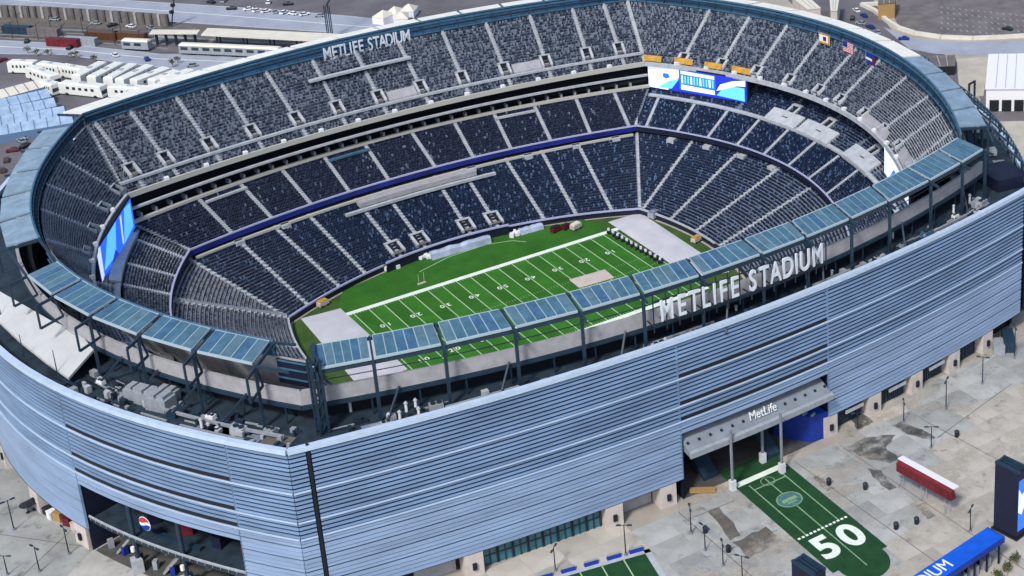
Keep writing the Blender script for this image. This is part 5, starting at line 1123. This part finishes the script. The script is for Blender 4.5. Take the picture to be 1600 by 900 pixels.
BUS = [((-69.56, 311.50), (-61.03, 303.30), 'white coach at the far left end of the back row', 0), ((-60.19, 301.59), (-53.99, 291.35), 'white coach second in the back row', 0), ((-53.78, 292.17), (-47.86, 281.25), 'white coach at the right end of the back row', 0),
 ((-64.67, 299.34), (-59.02, 279.93), 'white coach parked askew left of the slanted row', 0), ((-59.16, 271.48), (-47.03, 254.79), 'white coach parked broadside in front of the slanted row', 0),
 ((-52.97, 274.85), (-39.12, 285.85), 'first white coach from the left in the slanted row', 0), ((-48.54, 269.22), (-34.00, 280.52), 'second white coach from the left in the slanted row', 0), ((-43.75, 263.29), (-29.94, 275.10), 'third white coach from the left in the slanted row', 0),
 ((-40.58, 258.74), (-25.10, 269.02), 'fourth coach from the left in the slanted row', 0), ((-36.41, 254.30), (-20.76, 261.41), 'fifth coach from the left in the slanted row', 0), ((-30.84, 249.64), (-18.73, 254.80), 'last coach at the right end of the slanted row', 0),
 ((-45.25, 254.22), (-33.49, 240.70), 'coach half hidden by the stadium ring', 0), ((-64.79, 278.09), (-61.52, 269.71), 'short white bus in front of the askew coach', 0), ((-27.07, 246.48), (-13.81, 252.62), 'cream coach nearest the stadium ring', 0)]
bp = None
for a, b, lb, _ in BUS:
    a, b = np.array(a), np.array(b); c_ = (a+b)/2; L = np.linalg.norm(b-a); rz = math.atan2(b[1]-a[1], b[0]-a[0])
    if bp is None: bp = make_bus(15.0); bp['label'] = lb; bp.location = (c_[0], c_[1], 0); bp.rotation_euler = (0, 0, rz); bp.scale = (L/15, 1, 1)
    else: dup(bp, (c_[0], c_[1], 0), rz, lb, (L/15, 1.0, 1))
# long striped tents
for k, (a, b) in enumerate([((-90.44, 273.94), (-64.59, 278.18)), ((-92.44, 264.11), (-65.98, 264.40)), ((-94.39, 254.53), (-66.57, 252.24)), ((-96.14, 245.92), (-65.82, 240.20)), ((-96.13, 235.29), (-65.66, 229.82))]):
    a, b = np.array(a), np.array(b); d = b-a; L = np.linalg.norm(d); wd = 9.5
    r = thing('long_tent', ['cream ridged long tent, farthest of the tents', 'pale blue long tent second from the coaches', 'pale blue long tent in the middle of the five', 'pale blue long tent fourth from the coaches', 'pale blue long tent nearest the stadium'][k], 'tent', (a[0], a[1], 0), math.atan2(d[1], d[0]), 'long tents on the left')
    m = MB(); m.quad((0, -wd/2, 3.4), (L, -wd/2, 3.4), (L, 0, 5.4), (0, 0, 5.4)); m.quad((0, 0, 5.4), (L, 0, 5.4), (L, wd/2, 3.4), (0, wd/2, 3.4)); m.build('roof', CREAM if k == 0 else TENT, r)
    MB().hexa([(0, -wd/2, 0), (L, -wd/2, 0), (L, -wd/2+.2, 0), (0, -wd/2+.2, 0), (0, -wd/2, 3.38), (L, -wd/2, 3.38), (L, -wd/2+.2, 3.38), (0, -wd/2+.2, 3.38)]).build('side_wall', TENT2, r); MB().hexa([(L-.2, -wd/2+.3, 0), (L, -wd/2+.3, 0), (L, wd/2, 0), (L-.2, wd/2, 0), (L-.2, -wd/2+.3, 3.3), (L, -wd/2+.3, 3.3), (L, wd/2, 3.3), (L-.2, wd/2, 3.3)]).build('end_wall', WHITE if k == 0 else TENT, r)
    for j in range(7): MB().bar((L*j/7, -wd/2+.1, 3.5), (L*j/7, 0, 5.48), .25).build('seam', TENT2, r)
# cars
def make_car(m_):
    r = thing('parked_car', 'x', 'car', (0, 0, 0), 0, 'cars parked around the stadium')
    MB().hexa([(-2.3, -.95, .35), (2.3, -.95, .35), (2.3, .95, .35), (-2.3, .95, .35), (-2.25, -.9, .95), (2.2, -.9, .9), (2.2, .9, .9), (-2.25, .9, .95)]).build('body', m_, r)
    MB().hexa([(-1.7, -.85, .95), (1.1, -.85, .95), (1.1, .85, .95), (-1.7, .85, .95), (-1.2, -.7, 1.5), (.5, -.7, 1.5), (.5, .7, 1.5), (-1.2, .7, 1.5)]).build('cabin', GLASS, r); MB().box((-.35, 0, 1.53), (1.6, 1.35, .06)).build('roof', m_, r)
    for x in (-1.4, 1.4):
        for y in (-.9, .9): MB().tube((x, y-.1, .35), (x, y+.1, .35), .35, .35, 8).build('wheel', TYRE, r)
    return r
CP = {k: make_car(m_) for k, m_ in (('white', WHITE), ('black', BLACK), ('dark red', RED), ('silver', SILVER), ('brown', BROWN), ('blue', BLUE_DK))}
CARS = [('dark red', (-89.69, 218.93), 'standing near the left edge of the photo'), ('brown', (-96.91, 201.70), 'lowest at the left edge of the photo'), ('black', (-85.27, 244.84), 'in the dark cluster left of the tents'), ('white', (-82.08, 229.15), 'right end of the dark cluster under the tents'), ('black', (-85.22, 234.97), 'in the middle of the cluster under the tents'), ('silver', (-84.87, 226.67), 'lower edge of the cluster under the tents'), ('black', (-81.71, 238.59), 'close under the nearest tent'), ('black', (-88.61, 237.77), 'at the left edge by the tents'), ('dark red', (-69.62, 328.26), 'left of the back row of coaches'), ('brown', (-93.64, 210.80), 'between the red car and the lowest brown car'),
 ('white', (35.63, 329.59), 'first in the white row on the far road'), ('white', (38.13, 324.98), 'second in the white row on the far road'), ('white', (40.95, 321.33), 'third in the white row on the far road'), ('silver', (43.76, 317.70), 'fourth in the row on the far road'), ('white', (46.56, 314.07), 'fifth in the row on the far road'), ('white', (49.00, 309.54), 'sixth in the row on the far road'), ('white', (52.68, 305.19), 'last in the row on the far road'), ('silver', (57.32, 298.80), 'alone right of the row on the far road'),
 ('black', (30.06, 335.61), 'left of the white row on the far road'), ('silver', (-37.54, 372.64), 'below the retaining wall'), ('black', (-55.14, 348.25), 'on the near road left end'), ('black', (234.84, 142.33), 'first behind the ring by the curved wall'), ('silver', (233.16, 134.57), 'second behind the ring by the curved wall'), ('blue', (233.00, 127.93), 'third behind the ring by the curved wall'), ('white', (242.81, 149.63), 'farther behind the curved wall'), ('silver', (231.17, 120.61), 'fourth behind the ring by the curved wall'), ('blue', (240.83, 141.87), 'between the silver ones behind the ring'), ('black', (274.93, 88.89), 'alone on the parking lot at right'), ('blue', (233.95, 107.38), 'at the start of the curved road'), ('black', (221.50, 67.28), 'on the beige pad'), ('black', (178.12, 1.33), 'on the right edge near the fins')]
used = {k: False for k in CP}
for kd, u, where in CARS:
    lb = '%s car %s' % (kd, where)
    if not used[kd]: used[kd] = True; CP[kd].location = (u[0], u[1], .02); CP[kd].rotation_euler = (0, 0, R.uniform(0, 3)); CP[kd]['label'] = lb
    else: dup(CP[kd], (u[0], u[1], .02), R.uniform(0, 3), lb)
# floodlight mast, sign gantry, white tents behind the ring
p = (0.67, 328.17); r = thing('floodlight_mast', 'leaning dark floodlight mast with lamp heads beyond the railway', 'mast', (p[0], p[1], 0)); MB().tube((0, 0, 0), (3.5, 1, 13), .35, .2, 8).build('pole', STEEL_DK, r)
for k in range(3): MB().box((1.2+1.0*k, .4+.3*k, 6.5+2.9*k), (1.6, 1.2, 1.4), .4).build('lamp_head', BLACK, r)
p = np.array((48.86, 264.46)); r = thing('sign_gantry', 'blue steel gantry with a green board above the far canopy', 'gantry', (p[0], p[1], 0))
for x, y in ((-.8, 0), (.8, 0), (-.8, 2), (.8, 2)): MB().bar((x, y, 0), (x, y, 15), .35).build('leg', STEEL, r)
MB().bar((0, 1, 15), (7, 6, 20), .6).build('boom', STEEL, r); MB().box((7, 6, 20.5), (9, .4, 4), .6).build('green_board', TEALG, r)
for k, (u, lb) in enumerate((((76.45, 272.92), 'left white tent in the cluster behind the ring'), ((82.67, 274.72), 'middle white tent in the cluster behind the ring'), ((89.07, 274.05), 'right white tent in the cluster behind the ring'), ((81.80, 266.00), 'white tent nearest the ring'))):
    r = thing('white_tent', lb, 'tent', (u[0], u[1], 0), .5+.2*k, 'white tents behind the ring'); MB().box((0, 0, 1.5), (8, 6, 3)).build('side_walls', WHITE, r); MB().add([(-4.2, -3.2, 3), (4.2, -3.2, 3), (4.2, 3.2, 3), (-4.2, 3.2, 3), (0, 0, 5.5)], [(0, 1, 4), (1, 2, 4), (2, 3, 4), (3, 0, 4)]).build('roof', CREAM, r)
tp = None
for i, u in enumerate(((-58.48, 331.48), (-56.10, 326.29), (-52.25, 323.04), (-45.23, 313.95), (-43.53, 312.52), (-39.39, 300.72), (-15.61, 273.56), (-12.45, 276.99))):
    if tp is None:
        tp = shrub(u, 'small dark tree in the line between the road and the coaches', 3.2, 1.5, 160, 0, 'small trees along the road')
        tp['label'] = 'small dark tree at the left end of the line by the road'
    else: dup(tp, (u[0], u[1], 0), R.uniform(0, 6), 'small dark tree, %s from the left in the line by the road' % ORD[i], (1, 1, R.uniform(.7, 1.1)))
# right: curved wall, parking lot, road, buildings
patch('parking_lot', [(252.33, 136.73), (310.54, 193.88), (365.21, 146.13), (289.27, 71.20), (274.37, 78.44), (256.69, 90.23), (244.83, 104.63), (243.34, 121.36)], .010, ASPH_BROWN)
patch('road', [(238.20, 125.74), (237.69, 108.52), (249.41, 90.00), (283.41, 65.41), (272.07, 54.22), (246.60, 71.69), (232.02, 86.03), (228.25, 97.45)], .012, ROAD)
patch('beige_pad', [(234.55, 75.83), (246.71, 69.58), (209.61, 33.67), (207.75, 43.93)], .010, SLAB_B)
patch('beige_pad', [(199.50, 21.09), (222.93, 5.74), (163.68, -52.72), (167.97, -30.50)], .010, SLAB_B)
patch('brown_lot', [(213.24, 39.34), (236.94, 19.56), (219.33, 2.19), (197.37, 18.79)], .012, ASPH_BROWN)
P = [(249.69, 154.59), (248.73, 144.55), (243.16, 128.32), (241.14, 118.76), (241.87, 109.32), (246.68, 98.73), (255.59, 89.02), (266.68, 81.75), (288.09, 70.03)]
m = MB()
for a, b in zip(P[:-1], P[1:]): m.bar((a[0], a[1], .7), (b[0], b[1], .7), 1.8, 1.4)
a, b = (249.69, 154.59), (260.27, 147.96); m.bar((a[0], a[1], .72), (b[0], b[1], .72), 1.6, 1.4)
tag(m.build('curved_wall', CREAM), 'low curved cream wall round the parking lot at top right', 'wall')
mk = MB()
for j in range(5):
    for i in range(14):
        a = np.array((275.46, 131.26)); ex = np.array((277.58, 129.44))-a; ey = np.array((269.43, 124.45))-a; p = a+ex*i*.95+ey*(j*.8+.1*i)
        d = (ex+ey); d /= np.linalg.norm(d); nn = np.array([-d[1], d[0]])*.22; q = p+d*2.4; mk.sheet([tuple(p-nn), tuple(q-nn), tuple(q+nn), tuple(p+nn)], .018)
structure(mk.build('bay_markings', SLAB_G))
def hall(pts, z, label, wall_m, roof_m, ribs=8):
    q = [np.array(p) for p in pts]; r = thing('white_hall', label, 'building', (0, 0, 0)); MB().prism([tuple(p) for p in q], 0, z-.3).build('walls', wall_m, r); c_ = np.mean(q, axis=0); MB().prism([tuple(c_+(p-c_)*1.03) for p in q], z-.28, z).build('roof', roof_m, r)
    for k in range(1, ribs):
        f_ = k/ribs; a = q[0]*(1-f_)+q[1]*f_; b = q[3]*(1-f_)+q[2]*f_; MB().bar((a[0], a[1], z+.1), (b[0], b[1], z+.1), .25).build('roof_seam', CONC_LT, r)
    return r, q
r, q = hall([(230.63, 52.68), (252.90, 35.81), (225.82, 9.08), (204.31, 26.21)], 9.0, 'white flat roofed hall at the right edge beyond the stadium', WHITE, WHITE)
d = q[2]-q[3]; L = np.linalg.norm(d); d /= L
for k in range(3): c_ = q[3]+d*(3+4.5*k); nn = np.array([d[1], -d[0]])*.15; MB().box((c_[0]+nn[0], c_[1]+nn[1], 2.2), (3.4, .5, 4.4), math.atan2(d[1], d[0])).build('dark_door', DARK, r)
hall([(218.71, 163.70), (224.88, 160.84), (219.10, 144.25), (213.90, 146.37)], 8.0, 'small cream roofed building above the ring at top', BEIGE, CREAM, 3); hall([(231.21, 153.60), (234.56, 150.71), (220.36, 134.42), (218.32, 136.17)], 9.0, 'narrow cream roofed building right of the small one', BEIGE, CREAM, 3)
hall([(251.59, 144.51), (258.26, 141.23), (249.54, 131.71), (243.00, 134.95)], 7.0, 'brown building at the top edge by the curved wall', WOOD, STAIN_B, 3)
hall([(220.54, 76.84), (229.59, 71.17), (221.61, 62.29), (214.22, 66.59)], 4.0, 'low dark shed beside the beige pad', BLACK, ASPH_BROWN, 3)
fr = thing('portal_frame', 'dark open steel portal standing by the ring at right', 'frame', (204.30, 33.81)+(0,), .3)
for x in (-2, 2): MB().bar((x, 0, 0), (x, 0, 9), .6).build('post', STEEL_DK, fr)
MB().bar((-2.3, 0, 9), (2.3, 0, 9), .6).build('beam', STEEL_DK, fr)

# busier railway and lots beyond the stadium
for k, (pts, w_) in enumerate((([(-68.48, 386.51), (-33.55, 351.49), (-0.10, 310.49)], .5), ([(-69.50, 381.51), (-34.88, 346.29), (-6.19, 311.18)], .5), ([(-70.51, 376.58), (-36.20, 341.15), (-8.07, 305.04)], .5), ([(-71.50, 371.70), (-37.62, 335.62), (-9.92, 299.00)], .5), ([(-9.64, 319.71), (22.40, 282.51), (42.43, 261.16)], 1.6), ([(-60.34, 426.54), (-37.85, 401.44), (1.47, 338.12), (56.96, 268.76)], 1.2), ([(-56.79, 444.00), (-20.31, 403.22), (43.22, 324.33), (70.25, 286.53)], 1.2), ([(-72.19, 368.32), (-43.13, 334.75), (-14.79, 293.51)], .9), ([(-76.39, 347.68), (-46.69, 320.46), (-28.72, 290.70), (-5.79, 255.34)], .9))):
    strip('track_rail' if k < 4 else 'road_edge', pts, w_, .034+.002*k, SLAB_G if k < 5 else CONC_LT)
pp_ = None
PL = [(-58.70, 358.00), (-50.31, 348.63), (-41.99, 339.33), (-33.96, 329.19), (-26.02, 319.15), (-18.14, 309.21), (-53.67, 368.62), (-42.94, 357.17), (-32.55, 344.87), (-20.07, 330.84), (-9.91, 318.81)]
for i, u in enumerate(PL):
    lb = 'thin railway mast, %s from the left in the %s row' % (ORD[i if i < 6 else i-6], 'near' if i < 6 else 'far')
    if pp_ is None:
        pp_ = thing('railway_mast', lb, 'mast', (u[0], u[1], 0), .8, 'masts along the railway'); MB().tube((0, 0, 0), (0, 0, 7.5), .16, .12, 6).build('pole', STEEL_DK, pp_); MB().bar((0, 0, 6.8), (3.2, 0, 7.0), .14).build('arm', STEEL_DK, pp_)
    else: dup(pp_, (u[0], u[1], 0), .8, lb)
CT = [((-46.54, 353.34), ASPH_BROWN, 'brown'), ((-43.81, 332.03), RED, 'dark red'), ((-37.28, 328.69), SILVER, 'grey'), ((-18.58, 321.70), BROWN, 'rust brown'), ((-54.76, 363.77), STEEL, 'dark blue'), ((-28.15, 330.94), BROWN, 'dull brown')]
for i, (u, m_, nm) in enumerate(CT): container(u, '%s rail wagon standing on the tracks, %s from the left' % (nm, ORD[sorted([c[0][0]-c[0][1] for c in CT]).index(u[0]-u[1])]), m_, -.86, (15, 3, 3.4))
MORE = [('silver', (-24.59, 354.41), 'first under the long retaining wall'), ('black', (-19.54, 346.56), 'second under the long retaining wall'), ('white', (-13.60, 339.16), 'third under the long retaining wall'), ('silver', (-7.26, 331.43), 'last under the long retaining wall'), ('black', (-42.55, 326.61), 'on the near road by the dark red wagon'), ('white', (-30.35, 303.49), 'on the near road above the slanted coaches'), ('silver', (-9.15, 269.14), 'on the near road close to the ring'), ('blue', (-21.24, 289.55), 'on the near road above the last coaches'), ('black', (26.03, 351.69), 'on the far lot above the white row'), ('silver', (31.31, 349.71), 'second on the far lot above the white row'), ('white', (46.71, 333.91), 'third on the far lot above the white row'), ('black', (52.50, 325.14), 'fourth on the far lot above the white row'), ('dark red', (-82.87, 249.53), 'tucked against the nearest tent'), ('black', (-84.97, 220.46), 'by the ring at the left'), ('white', (-80.75, 252.87), 'half under the nearest tent')]
for kd, u, where in MORE: dup(CP[kd], (u[0], u[1], .02), R.uniform(0, 3), '%s car %s' % (kd, where))
